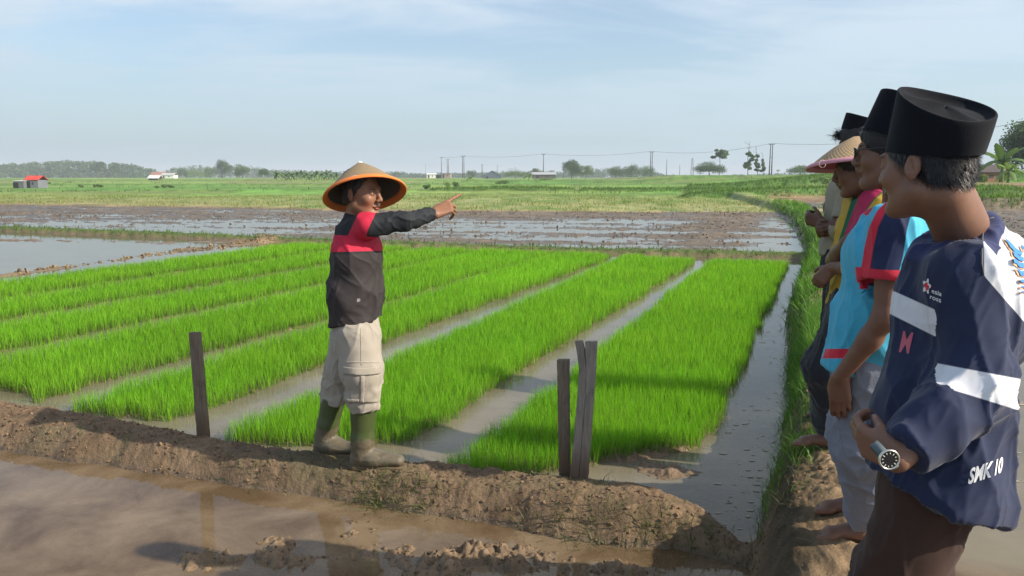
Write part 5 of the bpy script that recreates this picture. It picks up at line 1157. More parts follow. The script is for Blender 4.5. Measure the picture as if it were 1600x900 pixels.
def tree(name, label, base, h, w_, kind, seed, tone='mid', group='trees and palms on the horizon', cat='tree', fine=1.0):
    r_ = np.random.RandomState(seed); t = empty(name, tuple(base), label, cat, group); b = va(base); cs = []; rd = []; tb = MB()
    def br(p, q, r0, r1): m = (va(p) + va(q)) / 2 + r_.randn(3) * .03 * h; tb.tube([p, m, q], [r0, (r0 + r1) / 2, r1], 6)
    if kind == 'round':
        for i in range(int(16 * fine) + 6):
            an = r_.rand() * 6.28; el = r_.rand(); rr = (w_ / 2) * math.sqrt(r_.rand()) * (1 - .45 * max(0, el - .55) / .45) * .85; cs.append(b + va((math.cos(an) * rr, math.sin(an) * rr, h * (.28 + .62 * el)))); s = (.16 + .13 * r_.rand()) * w_; rd.append((s, s, s * .75))
        tr = b + va((0, 0, h * .45)); br(b - va((0, 0, .3)), tr, h * .035, h * .022)
        for c in cs[:6]: br(tr, c, h * .018, h * .006)
    elif kind == 'umbrella':
        for i in range(int(26 * fine)):
            an = r_.rand() * 6.28; rr = (w_ / 2) * math.sqrt(r_.rand()) * .9; e = 1 - (rr / (w_ / 2)) ** 2; cs.append(b + va((math.cos(an) * rr, math.sin(an) * rr, h * (.34 + .52 * e * (.35 + .65 * r_.rand()) + .06 * r_.randn())))); s = (.12 + .08 * r_.rand()) * w_; rd.append((s, s, s * .55))
        tr = b + va((0, 0, h * .38)); br(b - va((0, 0, .3)), tr, h * .04, h * .03)
        for c in cs[:9]: br(tr, c, h * .02, h * .006)
    elif kind == 'slim':
        lean = r_.randn() * .05 * h
        for i in range(12):
            e = .25 + .5 * (i % 9) / 9 + .03 * r_.randn(); cs.append(b + va((lean * e + r_.randn() * w_ * .13, r_.randn() * w_ * .16, h * e))); s = w_ * (.30 - .018 * i) * (.7 + .5 * r_.rand()); rd.append((s, s, max(s * .6, h * .035)))
        br(b - va((0, 0, .3)), b + va((lean, 0, h)), h * .012, h * .004)
        for k in range(7): e = .45 + .5 * r_.rand(); p = b + va((lean * e, 0, h * e)); br(p, p + va((r_.randn() * w_ * .25, r_.randn() * w_ * .2, h * .08)), h * .005, h * .002)
    elif kind == 'tall':
        for i in range(13): an = r_.rand() * 6.28; rr = w_ / 2 * r_.rand() ** .6; cs.append(b + va((math.cos(an) * rr, math.sin(an) * rr, h * (.66 + .30 * r_.rand())))); s = w_ * (.12 + .1 * r_.rand()); rd.append((s, s, s * .5))
        tr = b + va((0, 0, h * .7)); br(b - va((0, 0, .3)), tr, h * .014, h * .009)
        for c in cs[:10]: br(tr, c, h * .008, h * .003)
    elif kind == 'bush':
        for i in range(8): an = r_.rand() * 6.28; rr = w_ / 2 * r_.rand(); cs.append(b + va((math.cos(an) * rr, math.sin(an) * rr, h * (.3 + .4 * r_.rand())))); s = w_ * .16; rd.append((s, s, h * .3))
        br(b - va((0, 0, .2)), b + va((0, 0, h * .5)), h * .03, h * .02)
    if kind in ('palm', 'banana'):
        V = []; Q = []; Cc = []; A, B = va(GREENS[tone][0]), va(GREENS[tone][1]); top = b + va((0, 0, h * (.42 if kind == 'banana' else .8))); nl = 12 if kind == 'banana' else 16
        for k in range(nl):
            an = 2 * math.pi * k / nl + r_.rand() * .5; L_ = h * (.62 if kind == 'banana' else .34) * (.75 + .4 * r_.rand()); up = 1.1 + .5 * r_.rand() if (kind == 'banana' and k % 2) else .35 + .5 * r_.rand(); wd = L_ * (.17 if kind == 'banana' else .10); col = A + (B - A) * r_.rand(); i0 = len(V); S_ = 9
            for j in range(S_ + 1):
                t_ = j / S_; rr = L_ * t_ * (1 - .12 * up); z = L_ * (up * .8 * t_ - (.35 + .75 / (up + .4)) * t_ * t_ * .8); wv = wd * math.sin(math.pi * min(1, t_ * .93 + .06)) ** .6 * (1 if j % 2 else .82); pc = top + va((math.cos(an) * rr, math.sin(an) * rr, z)); sd_ = va((-math.sin(an), math.cos(an), 0)) * wv
                V += [pc - sd_ - va((0, 0, wv * .45)), pc, pc + sd_ - va((0, 0, wv * .45))]; Cc += [col, col * 1.25, col]
            for j in range(S_): a = i0 + 3 * j; Q += [(a, a + 1, a + 4, a + 3), (a + 1, a + 2, a + 5, a + 4)]
        tb.tube([b - va((0, 0, .2)), b + va((.02 * h, 0, h * .3)), top], [h * .05, h * .038, h * .03] if kind == 'banana' else [h * .022, h * .016, h * .014], 8)
        mesh_np('crown', V, Q, None, FOL, t, True, {'Col': Cc})
    else:
        V, Q, Cc = leaves(cs, rd, max(.14, h * .05 / max(1, fine) ** .5), 150 * fine, tone, r_); mesh_np('crown', V, Q, None, FOL, t, False, {'Col': Cc})
    tb.build('trunk', BARK if kind != 'banana' else plain('banana_stem', (.22, .24, .10), .8, .3, 5), t, True); return t
def at_far(px, Y):
    x = (px - 800) / FPX * (Y * math.cos(TH) + CAMZ * math.sin(TH)); return va((x, Y, ground_z(x, Y)))
def hgt_px(p, px, ytop): return W(px, ytop, p[1]).z - p[2]
def T_(name, label, px, ytop, wpx, kind, Y, seed, tone='mid', **k):
    p = at_far(px, Y); return tree(name, label, p, hgt_px(p, px, ytop), wpx * Y / FPX, kind, seed, tone, **k)
T_('leafy_tree', 'tall round dark tree rising above the left tree line', 347, 251, 32, 'round', 520, 1, 'dark')
T_('leafy_tree', 'rounded green tree right of the tallest dark one, left of the banana row', 379, 256, 27, 'round', 430, 2, 'mid')
T_('leafy_tree', 'hazy rounded tree over the white farmhouse roof', 285, 263, 24, 'round', 560, 31, 'dark')
T_('leafy_tree', 'low broad tree in the gap before the tall round tree', 328, 262, 22, 'round', 560, 32, 'mid')
T_('leafy_tree', 'low dark bushy tree at the left end of the banana row', 414, 264, 24, 'round', 330, 3, 'dark')
T_('leafy_tree', 'small pale green tree between the farmhouse and the tall round tree', 308, 266, 30, 'round', 480, 4, 'light')
T_('spreading_tree', 'flat crowned tree poking above the middle of the left wood', 155, 249, 24, 'umbrella', 640, 5, 'dark')
T_('spreading_tree', 'small flat crowned tree at the right end of the left wood', 180, 252, 16, 'umbrella', 640, 6, 'dark')
T_('coconut_palm', 'tiny palm above the roofs of the distant farmhouses', 271, 260, 12, 'palm', 420, 7, 'dark')
for i, px in enumerate([433, 441, 448, 456, 464, 471, 480, 487, 495, 503, 511, 518, 526]):
    T_('banana_plant', 'banana plant in the long row on the field edge left of the farmer\'s hat', px, 262 + (i * 37 % 5), 14, 'banana', 205 + (i * 13 % 17), 20 + i, 'mid', group='banana plants in a row at the field edge', cat='banana plant')
T_('leafy_tree', 'hazy round tree right behind the farmer\'s hat brim', 622, 268, 16, 'round', 700, 40, 'dark')
T_('leafy_tree', 'low tree between the two-legged power poles left of the grey shed', 736, 266, 18, 'round', 480, 41, 'dark')
T_('leafy_tree', 'low broad tree just right of the grey gabled shed', 806, 265, 44, 'umbrella', 300, 42, 'mid')
T_('leafy_tree', 'thin crowned tree over the long low roof', 837, 263, 14, 'round', 400, 43, 'dark')
T_('banana_plant', 'banana clump before the long low roof, right of the broad tree', 826, 267, 26, 'banana', 190, 44, 'light', cat='banana plant')
T_('banana_plant', 'lone banana plant on the bank left of the grey gabled shed', 735, 271, 20, 'banana', 180, 45, 'light', cat='banana plant')
T_('leafy_tree', 'large two lobed dark tree in the middle of the horizon', 893, 251, 34, 'round', 330, 46, 'dark', fine=1.6)
T_('leafy_tree', 'smaller tree leaning on the right of the large two lobed tree', 915, 259, 26, 'round', 340, 47, 'mid')
T_('leafy_tree', 'rounded tree at the left end of the clump before the tall double pole', 962, 260, 30, 'round', 360, 48, 'dark')
T_('leafy_tree', 'tallest rounded tree of the clump before the tall double pole', 987, 259, 32, 'round', 370, 49, 'dark')
T_('leafy_tree', 'low tree under the tall double pole in mid horizon', 1010, 261, 30, 'round', 380, 50, 'mid')
T_('spreading_tree', 'wide flat crowned rain tree beside a tall thin tree', 1107, 252, 50, 'umbrella', 290, 51, 'dark', fine=1.6)
T_('slender_tree', 'tall thin tree with high sparse crown beside the flat rain tree', 1123, 231, 24, 'tall', 262, 52, 'mid')
T_('slender_tree', 'tallest slim tree with leafy clusters and bare top, left of the big pole', 1168, 220, 17, 'slim', 235, 53, 'mid')
T_('slender_tree', 'second slim tree just left of the big two-legged pole', 1183, 228, 14, 'slim', 240, 54, 'mid')
T_('slender_tree', 'shortest slim tree touching the big two-legged pole', 1192, 238, 10, 'slim', 245, 55, 'olive')
T_('spreading_tree', 'umbrella shaped tree right of the big two-legged pole', 1250, 257, 42, 'umbrella', 260, 56, 'mid', fine=1.5)
T_('coconut_palm', 'small palm right beside the foot of the big pole', 1215, 263, 18, 'palm', 250, 57, 'mid')
T_('coconut_palm', 'small palm between the big pole and the umbrella tree', 1229, 266, 14, 'palm', 255, 58, 'dark')
T_('banana_plant', 'large banana plant with torn leaves behind the nearest boy\'s cap', 1562, 212, 76, 'banana', 88, 60, 'mid', cat='banana plant', group=None)
T_('banana_plant', 'young banana plant beside the large torn-leaved one', 1573, 243, 34, 'banana', 86, 61, 'light', cat='banana plant', group=None)
T_('leafy_tree', 'big dark tree cut off by the right edge of the photo', 1608, 190, 90, 'round', 104, 62, 'dark', group=None, fine=3.2)
T_('leafy_tree', 'dark low tree behind the brick hut at the right', 1538, 262, 46, 'round', 118, 63, 'dark', group=None, fine=1.5)
for i, (px, ty, wp, Y, tn, lab) in enumerate([(153, 287, 12, 120, 'mid', 'small round shrub in the open field right of the red-roofed shed'), (127, 288, 10, 125, 'light', 'pale shrub between the red-roofed shed and the round shrub'), (258, 288, 26, 115, 'mid', 'low bushes in the field under the small white roof'), (668, 287, 16, 108, 'mid', 'dark low shrub in the field right of the farmer\'s hat'),
    (710, 283, 26, 120, 'light', 'bushy growth under the double poles'), (790, 279, 34, 140, 'mid', 'dense bush on the bank before the broad tree'), (1290, 273, 40, 90, 'light', 'tall light green growth on the bank behind the pink hat'), (1535, 272, 26, 84, 'light', 'bright bush before the brick hut at right'), (850, 277, 30, 200, 'light', 'pale bush at the foot of the single pole'), (76, 285, 7, 150, 'dark', 'tiny dark shrub beside the red-roofed shed')]):
    T_('shrub', lab, px, ty, wp, 'bush', Y, 80 + i, tn, group='shrubs in the far fields', cat='shrub')
# far-off wood
r_ = np.random.RandomState(99); prof = [(-200, 258), (0, 256), (30, 254), (60, 253), (100, 250), (120, 251), (150, 251), (165, 254), (190, 254), (210, 257), (235, 264), (255, 270), (275, 263), (300, 261), (330, 261), (365, 260), (400, 262), (430, 266), (520, 268), (600, 268), (625, 269), (660, 271), (690, 270), (760, 269), (800, 268), (850, 266), (880, 269), (940, 264), (1000, 264), (1045, 273), (1100, 274), (1180, 272), (1300, 270), (1500, 268), (1800, 262)]
cs, rd = [], []
for px in np.arange(-190, 1790, 2.4):
    yt = np.interp(px, [p[0] for p in prof], [p[1] for p in prof]) + r_.randn() * .8 + 1.2; Y = (720 if px < 260 else 900) + r_.rand() * 80; b = at_far(px, Y); hh = W(px, yt, Y).z - b[2]
    for j in range(3 if px < 260 else 2): e = [.85, .5, .2][j] if px < 260 else (.75, .3)[j]; cs.append(b + va((r_.randn() * 2, -j * 8 + r_.randn() * 3, hh * e - .5))); s = 3.0 + 2.5 * r_.rand(); rd.append((s, s, max(1.5, hh * (.22 if px < 260 else .5))))
V, Q, Cc = leaves(cs, rd, 1.5, 70, 'dark', r_); o = mesh_np('wood', V, Q, None, FOL, None, False, {'Col': Cc}); tag(o, 'hazy dark wood along the horizon', 'wood', None, 'stuff')

# houses
def slab_(mb, pts, th): # a quad sheet with thickness
    p = [Vector(x) for x in pts]; n = (p[1] - p[0]).cross(p[3] - p[0]).normalized() * th; mb.add(p + [q + n for q in p], [(0, 3, 2, 1), (4, 5, 6, 7), (0, 1, 5, 4), (1, 2, 6, 5), (2, 3, 7, 6), (3, 0, 4, 7)])
def house(name, label, px, Y, w_, d_, hw, hr, wallc, roofc, cat='hut', axis='x', ovh=.3, door=True, windows=1, zoff=0):
    b = at_far(px, Y); t = empty(name, tuple(b), label, cat); x0, x1, y0, y1, z0 = b[0] - w_ / 2, b[0] + w_ / 2, b[1], b[1] + d_, b[2] - .2 + zoff; m = MB(); h = z0 + .2 + hw; k = .12
    for c, s in (((b[0], y0, (z0 + h) / 2), (w_, k, h - z0)), ((b[0], y1, (z0 + h) / 2), (w_, k, h - z0)), ((x0 + k / 2, (y0 + y1) / 2, (z0 + h) / 2), (k, d_ - k - .01, h - z0)), ((x1 - k / 2, (y0 + y1) / 2, (z0 + h) / 2), (k, d_ - k - .01, h - z0))): m.box(c, s)
    ym = (y0 + y1) / 2
    if axis == 'y':  # gable faces the camera
        m.add([(x0, y0 - .06, h), (x1, y0 - .06, h), (b[0], y0 - .06, h + hr), (x0, y0 + .06, h), (x1, y0 + .06, h), (b[0], y0 + .06, h + hr)], [(0, 3, 4, 1), (1, 4, 5, 2), (2, 5, 3, 0)], [(0, 1, 2), (3, 5, 4)])
    wl = m.build('wall', plain('wall_' + name, wallc, .9, .25, 1.2, .2), t); r = MB()
    if axis == 'x':
        slab_(r, [(x0 - ovh, y0 - ovh, h - .05), (x1 + ovh, y0 - ovh, h - .05), (x1 + ovh, ym, h + hr), (x0 - ovh, ym, h + hr)], .06); slab_(r, [(x1 + ovh, y1 + ovh, h - .05), (x0 - ovh, y1 + ovh, h - .05), (x0 - ovh, ym + .01, h + hr), (x1 + ovh, ym + .01, h + hr)], .06)
    elif axis == 'y':
        slab_(r, [(x0 - ovh, y1 + ovh, h - .08), (x0 - ovh, y0 - ovh, h - .08), (b[0], y0 - ovh, h + hr), (b[0], y1 + ovh, h + hr)], .06); slab_(r, [(x1 + ovh, y0 - ovh, h - .08), (x1 + ovh, y1 + ovh, h - .08), (b[0] + .01, y1 + ovh, h + hr), (b[0] + .01, y0 - ovh, h + hr)], .06)
    else: slab_(r, [(x0 - ovh, y0 - ovh, h), (x1 + ovh, y0 - ovh, h), (x1 + ovh, y1 + ovh, h + hr), (x0 - ovh, y1 + ovh, h + hr)], .06)
    r.build('roof', plain('roof_' + name, roofc, .7, .25, 2, .2, sc=(1, 6, 1)), t)
    if door: q = MB(); q.box((b[0] - w_ * .28, y0 - .075, z0 + .2 + hw * .42), (.8, .03, hw * .8)); q.build('door', plain('dark_opening', (.03, .028, .025), .9), t)
    for i in range(windows): q = MB(); q.box((b[0] + w_ * (.12 + .25 * i), y0 - .075, z0 + .2 + hw * .58), (w_ * .12, .03, hw * .3)); q.build('window', plain('window_shade', (.05, .06, .07), .4), t)
    return t
house('field_shed', 'grey-walled shed with bright red roof in the far left field', 50, 118, 2.0, 2.4, 1.25, .60, (.16, .17, .19), (.55, .07, .05), ovh=.15)
house('field_shed', 'grey shed with pale lean-to roof joined to the red-roofed shed', 30, 117.2, 1.5, 2.2, 1.05, .12, (.13, .14, .15), (.55, .57, .58), axis='lean', ovh=.12, windows=0)
house('field_shelter', 'small open shelter with white pitched roof in the left fields', 240, 210, 2.6, 2.4, .7, .8, (.12, .10, .08), (.6, .6, .58), axis='x', windows=0)
house('farmhouse', 'distant white-walled farmhouse with grey roof', 262, 400, 6.5, 5, 1.5, 1.2, (.75, .74, .7), (.42, .42, .40), cat='house')
house('farmhouse', 'distant farmhouse with faded red tile roof left of the white one', 246, 430, 7.5, 6, 1.6, 1.8, (.4, .3, .24), (.33, .17, .13), cat='house')
house('warehouse', 'low white building right of the farmer\'s hat', 674, 420, 5, 6, 2.0, .6, (.85, .80, .70), (.7, .7, .68), cat='building')
house('pump_house', 'small brown block hut under the first double poles', 697, 380, 4.5, 4, 2.2, .3, (.35, .27, .22), (.2, .18, .17), cat='hut', axis='lean')
house('pump_house', 'low dark hut left of the brown block hut', 688, 382, 4.5, 4, 1.5, .3, (.12, .12, .12), (.10, .10, .10), cat='hut', axis='lean')
house('gabled_shed', 'grey gabled shed in the middle of the horizon', 769, 330, 7.6, 9, 1.2, 2.1, (.12, .15, .19), (.14, .17, .20), cat='shed', axis='y', windows=0)
house('long_shed', 'long low shed with sloping grey roof beside the single pole', 850, 300, 9, 6, 1.6, .9, (.12, .11, .10), (.36, .37, .38), cat='shed')
house('brick_hut', 'brick hut with dark roof behind the nearest boy\'s neck', 1540, 92, 4.2, 4, 1.15, .9, (.30, .14, .10), (.09, .07, .065), windows=1)

CONC = plain('pole_concrete', (.10, .10, .10), .9, .2, 3); INSU = plain('insulator', (.2, .18, .16), .4); STEEL = plain('galvanised', (.12, .12, .12), .6, .2, 5)
TOPS = []
def pole(px, ytop, Y, kind, label, name='power_pole'):
    b = at_far(px, Y); h = hgt_px(b, px, ytop); t = empty(name, tuple(b), label, 'power pole'); off = [0] if kind != 'double' else [-.042 * h / 2.2 * 1.7, .042 * h / 2.2 * 1.7]
    for o in off: m = MB(); m.tube([b + va((o * 1.15, 0, -.3)), b + va((o * .9, 0, h))], [.020 * h, .013 * h], 10); m.build('post', CONC, t, True)
    if kind != 'plain':
        w_ = h * (.19 if kind == 'double' else .15); m = MB(); m.box(b + va((0, 0, h * .985)), (w_, .14, h * .018)); m.build('crossarm', STEEL, t); 
        for s in (-1, -.35, .35, 1): m = MB(); m.tube([b + va((s * w_ * .47, 0, h * .99)), b + va((s * w_ * .47, 0, h * 1.02))], [h * .007, h * .005], 6); m.build('insulator', INSU, t)
        if kind == 'double': m = MB(); m.box(b + va((0, 0, h * .60)), (off[1] * 2.2, .10, h * .012)); m.build('brace', STEEL, t)
    return b, h
P1 = pole(690, 246, 400, 'single', 'single power pole left of the first double pole'); pole(700, 249, 430, 'double', 'shorter two-legged power pole over the block hut')
P2 = pole(724, 244, 370, 'double', 'two-legged power pole between block hut and grey shed'); pole(753.5, 257, 520, 'double', 'small far two-legged pole touching the grey shed'); pole(777.5, 259, 520, 'single', 'small far pole behind the grey gabled shed')
P3 = pole(849, 241, 335, 'single', 'tall single pole with crossarm left of the two lobed tree'); pole(880.5, 255, 400, 'plain', 'bare thin pole at the left edge of the two lobed tree'); pole(805, 262, 520, 'single', 'tiny far pole above the broad tree')
P4 = pole(1017, 237, 300, 'double', 'tall two-legged pole at the right end of the middle clump'); pole(1041, 249, 380, 'plain', 'bare thin pole right of the middle two-legged pole'); pole(1061.5, 257, 430, 'plain', 'shortest bare pole left of the lattice tower')
P5 = pole(1203, 225, 236, 'double', 'tallest two-legged power pole beside the slim trees'); b6 = at_far(1625, 150); P6 = (b6, hgt_px(b6, 1625, 186))
def wire(a, b, sag, label):
    t = MB(); (pa, ha), (pb, hb) = a, b
    A, B = pa + va((0, 0, ha * 1.02)), pb + va((0, 0, hb * 1.02)); n = 22
    t.tube([A + (B - A) * k / n - va((0, 0, sag * 4 * (k / n) * (1 - k / n))) for k in range(n + 1)], .042, 5); tag(t.build('power_cable', STEEL, None, True), label, 'cable', 'cables of the power line')
wire(P1, P2, .6, 'power cable between the leftmost two poles'); wire(P2, P3, 1.0, 'power cable sagging from the left double pole to the single pole'); wire(P3, P4, 1.2, 'power cable above the two lobed tree'); wire(P4, P5, 1.6, 'power cable over the flat rain tree'); wire(P5, P6, 2.0, 'power cable rising to the right above the pink hat')
# lattice tower
b = at_far(1081, 620); h = hgt_px(b, 1081, 247); t = empty('lattice_tower', tuple(b), 'faint lattice mast on the horizon left of the rain tree', 'mast'); m = MB()
for sx in (-1, 1):
    for sy in (-1, 1): m.tube([b + va((sx * 1.3, sy * 1.3, 0)), b + va((sx * .35, sy * .35, h))], .11, 4)
m.build('legs_frame', STEEL, t); m = MB()
for k in range(10):
    z0, z1 = h * k / 10, h * (k + 1) / 10; r0, r1 = 1.3 - .95 * k / 10, 1.3 - .95 * (k + 1) / 10
    for s in (-1, 1): m.tube([b + va((s * r0, -r0, z0)), b + va((-s * r1, -r1, z1))], .07, 4)
m.build('lattice', STEEL, t)
b = at_far(665.5, 600); m = MB(); m.tube([b, b + va((0, 0, hgt_px(b, 665, 255)))], [.14, .08], 6); tag(m.build('radio_mast', STEEL), 'very thin mast above the low white building', 'mast')

# ------------------------------------------------------------------ posts on the bund
WOOD = None
def wood(name, c1, c2):
    m, nt, o = new_mat(name); v = objco(nt, (18, 18, 2.2)); n = noise(nt, v, 3, 6, .65, .6); n2 = noise(nt, objco(nt), 9, 4)
    c = mixc(nt, rng(nt, n, .3, .7), c1, c2); c = mixc(nt, rng(nt, n2, .55, .8, 0, .6), c, (.05, .045, .035)); at_ = attr(nt, 'dirt', True); c = mixc(nt, at_, c, (.12, .075, .045))
    p = nd(nt, 'ShaderNodeBsdfPrincipled', i_Roughness=.88); p.inputs['Specular IOR Level'].default_value = .2; nt.links.new(c, p.inputs['Base Color']); b = nd(nt, 'ShaderNodeBump', i_Strength=.6, i_Distance=.004); nt.links.new(n, b.inputs['Height']); nt.links.new(b.outputs[0], p.inputs['Normal']); nt.links.new(p.outputs[0], o.inputs[0]); return m
def board(name, label, outline, Y, th, mat, seed, face=(0.15, -1)):
    """sawn board: outline in the photo's pixels on the near face, real thickness behind it"""
    n = 14; back = nrm((-face[0], -face[1], 0)) * th; r_ = np.random.RandomState(seed); F_ = []
    V = []; Q = []; D = []; gz = ground_z(W(outline[0][-1][0], outline[0][-1][1], Y).x, Y) - .25
    rows = outline; 
    for k, (l, r) in enumerate(rows):
        lp, rp = va(W(l[0], l[1], Y)), va(W(r[0], r[1], Y)); j = va((r_.randn() * .001, 0, 0)); V += [lp + j, rp + j, rp + back + j, lp + back + j]; D += [0, 0, 0, 0]
    return V
def lumber(name, label, cols, Y, th, mat, seed, tilt=0.0):
    """cols: list of separate prongs, each a list of (left px, right px, y px) rows from top to bottom"""
    V = []; Q = []; D = []; r_ = np.random.RandomState(seed)
    for rows in cols:
        i0 = len(V); dense = []
        for k in range(len(rows) - 1):
            m = max(1, int((rows[k + 1][2] - rows[k][2]) / 7))
            for j in range(m): t = j / m; dense.append(tuple(rows[k][i] * (1 - t) + rows[k + 1][i] * t for i in range(3)))
        dense.append(rows[-1])
        for k, (l, r, y) in enumerate(dense):
            lp, rp = va(W(l + r_.randn() * .22, y, Y)), va(W(r + r_.randn() * .22, y, Y)); bk = va((.012, th, 0)); bevel = .003
            V += [lp + va((0, bevel, 0)), lp + va((bevel, 0, 0)), rp + va((-bevel, 0, 0)), rp + va((0, bevel, 0)), rp + bk, lp + bk]; gd = lp[2]; D += [gd] * 6
        nn = len(dense)
        for k in range(nn - 1):
            for j in range(6): a = i0 + k * 6 + j; b2 = i0 + k * 6 + (j + 1) % 6; Q.append((a, b2, b2 + 6, a + 6))
        Q.append(tuple(i0 + q for q in (0, 1, 2, 3))); Q.append(tuple(i0 + q for q in (0, 3, 4, 5))); e = i0 + (nn - 1) * 6; Q.append((e, e + 3, e + 2, e + 1)); Q.append((e, e + 5, e + 4, e + 3))
    D = va(D); g = D.min() + .26; dirt = (1 - sst(g - .02, g + .16, D)) * .75
    o = mesh_np(name, V, Q, None, mat, None, False, {'dirt': dirt}); tag(o, label, 'post'); return o
WD = wood('weathered_dark_wood', (.105, .082, .060), (.22, .175, .13)); WG = wood('weathered_grey_wood', (.16, .14, .12), (.31, .275, .235))
lumber('wooden_post', 'narrow weathered post standing alone on the mud bund left of the farmer', [[(294, 308.5, 520), (297.5, 312, 560), (302.5, 317, 620), (307, 322, 678), (311, 326, 730)]], 4.80, .035, WD, 1)
lumber('wooden_post', 'shorter dark narrow post touching the split grey board', [[(870.5, 887.5, 563), (871.5, 888, 640), (873.5, 889.5, 742), (875, 891, 790)]], 4.11, .04, WD, 2)
lumber('split_board', 'taller grey weathered board with a V-shaped split at its top', [[(898, 908.5, 533), (901, 912.3, 548), (904.6, 915.2, 575), (904.4, 915.6, 583), (902, 914.6, 620), (896, 908.9, 690), (890.5, 904.2, 747), (886, 899.6, 800)], [(914, 931, 534), (915, 930.3, 550), (915.6, 929.2, 583), (914.8, 926.5, 620), (909.1, 921, 690), (904.4, 917, 747), (899.8, 912, 800)]], 4.07, .028, WG, 3)
# loose crumbs of soil on the bunds
def crumbs(name, x, y, smin, smax, col, label, emb=.35):
    n = len(x); z = height(x, y)[0]; phi = (1 + 5 ** .5) / 2; I = va([(-1, phi, 0), (1, phi, 0), (-1, -phi, 0), (1, -phi, 0), (0, -1, phi), (0, 1, phi), (0, -1, -phi), (0, 1, -phi), (phi, 0, -1), (phi, 0, 1), (-phi, 0, -1), (-phi, 0, 1)]) / 1.9
    Fc = np.array([(0, 11, 5), (0, 5, 1), (0, 1, 7), (0, 7, 10), (0, 10, 11), (1, 5, 9), (5, 11, 4), (11, 10, 2), (10, 7, 6), (7, 1, 8), (3, 9, 4), (3, 4, 2), (3, 2, 6), (3, 6, 8), (3, 8, 9), (4, 9, 5), (2, 4, 11), (6, 2, 10), (8, 6, 7), (9, 8, 1)])
    s = smin + (smax - smin) * rs.rand(n) ** 3; sc = s[:, None] * (.6 + .7 * rs.rand(n, 3)); J = I[None] * (1 + .35 * rs.randn(n, 12, 1)) * sc[:, None, :]; c = np.stack([x, y, z + s * emb], 1); V = (J + c[:, None]).reshape(-1, 3)
    T = (Fc[None] + (np.arange(n) * 12)[:, None, None]).reshape(-1, 3); cc = np.repeat(va(col)[None] * (.55 + .8 * rs.rand(n, 1)), 12, 0)
    return tag(mesh_np(name, V, None, T, EARTH, None, False, {'Col': cc, 'wet': np.zeros(len(V))}), label, 'soil', None, 'stuff')
def fb(x, y): d, hw, h_, sd = pline(x, y, BUND); return (d < hw * 1.0) * (.55 + .45 * fb2(x * 3, y * 3, 2, 71))
x, y = scatter(fb, 36000, (-5, 1.25, 3.2, 6.6)); crumbs('soil_crumbs', x, y, .002, .011, (.19, .125, .08), 'crumbled reddish soil on top of the mud bund')
def fr2(x, y): d, hw, h_, sd = pline(x, y, RB); return (d < hw * 1.0) * sst(-.3, .5, fb2(x * 3, y * 3, 2, 72)) * sst(12, 4, y)
x, y = scatter(fr2, 26000, (.4, 4, 2.2, 11)); crumbs('soil_crumbs', x, y, .003, .014, (.22, .15, .085), 'dry crumbled earth on the right-hand path')
def fp(x, y): z = height(x, y)[0]; rx = np.interp(y, [p[1] for p in RB], [p[0] for p in RB]); return (y > far_y(x) + .3) * (y < 40) * (z > .006) * np.clip(.35 + .8 * fb2(x * .6, y * .9, 2, 73), .05, 1)
x, y = scatter(fp, 60000, (-32, 22, 17.5, 41)); crumbs('mud_clods', x, y, .012, .034, (.15, .115, .08), 'clods of turned mud in the flooded ploughed field')
def fc_(x, y): d, hw, h_, sd = pline(x, y, CLODR); return d < hw * 1.3
x, y = scatter(fc_, 7000, (-12, -5.5, 11, 22)); crumbs('mud_clods', x, y, .01, .045, (.21, .155, .09), 'line of turned mud clods in the left flooded field')
def fn2(x, y): z = height(x, y)[0]; return (z > -.012) * .9 + .02
x, y = scatter(fn2, 3500, (-2.4, 1.0, 3.25, 4.0)); 
k = pline(x, y, BUND)[0] > .24; crumbs('mud_clods', x[k], y[k], .002, .010, (.15, .105, .06), 'small wet mud lumps in the near pool')
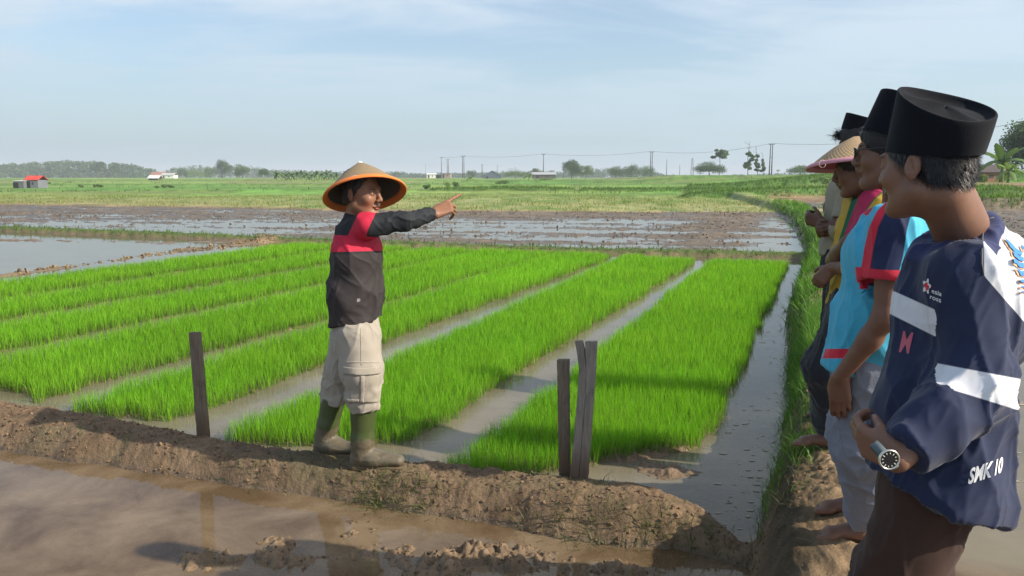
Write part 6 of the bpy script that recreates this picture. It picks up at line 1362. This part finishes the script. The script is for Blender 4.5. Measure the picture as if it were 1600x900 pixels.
# floating scum flakes
def fl_(x, y): return np.clip(.3 + fb2(x * 2, y * 2, 3, 74), 0, 1)
def flakes(x, y, s, label):
    n = len(x); V = []; a = rs.rand(n) * 6.28; K = 6; ang = a[:, None] + np.arange(K)[None] * 2 * math.pi / K; rr = s[:, None] * (.5 + .6 * rs.rand(n, K)); st = np.array([1.6, .7]); X = x[:, None] + rr * np.cos(ang) * 1.6; Y = y[:, None] + rr * np.sin(ang) * .8
    Z = np.full_like(X, .0035); top = np.stack([X, Y, Z], -1); V = top.reshape(-1, 3); T = np.concatenate([np.stack([np.arange(n) * K, np.arange(n) * K + j, np.arange(n) * K + j + 1], 1) for j in range(1, K - 1)])
    tag(mesh_np('water_scum', V, None, T, plain('pale_scum', (.42, .36, .26), .7, .3, 30), None, False), label, 'scum', None, 'stuff')
s_ = []
def inch(x, y): s, t = st_(x, y); rx = np.interp(y, [p[1] for p in RB], [p[0] for p in RB]); return (s > -.60) * (x < rx - .45) * (height(x, y)[0] < -.01) * fl_(x, y)
x, y = scatter(inch, 2600, (.8, 4.5, 3.7, 9)); flakes(x, y, .005 + .016 * rs.rand(len(x)) ** 2, 'pale flakes floating in the water channel beside the path')
x, y = scatter(lambda x, y: (x > np.interp(y, [p[1] for p in RB], [p[0] for p in RB]) + .5) * fl_(x, y), 5000, (1.6, 9, 2, 13)); flakes(x, y, .006 + .022 * rs.rand(len(x)) ** 2, 'pale flakes floating in the flooded field right of the path')

# ------------------------------------------------------------------ haze
hm = bpy.data.materials.new('haze'); hm.use_nodes = True; nt = hm.node_tree
for n in list(nt.nodes): nt.nodes.remove(n)
o = nt.nodes.new('ShaderNodeOutputMaterial'); p = nt.nodes.new('ShaderNodeVolumePrincipled'); p.inputs['Color'].default_value = (.80, .88, .95, 1); p.inputs['Density'].default_value = HAZE; p.inputs['Anisotropy'].default_value = 0.0
nt.links.new(p.outputs[0], o.inputs['Volume'])
mb = MB(); mb.box((0, 3000, 24), (26000, 6600, 52)); o = mb.build('haze', hm); o['kind'] = 'stuff'; o['label'] = 'thin pale haze over the fields'
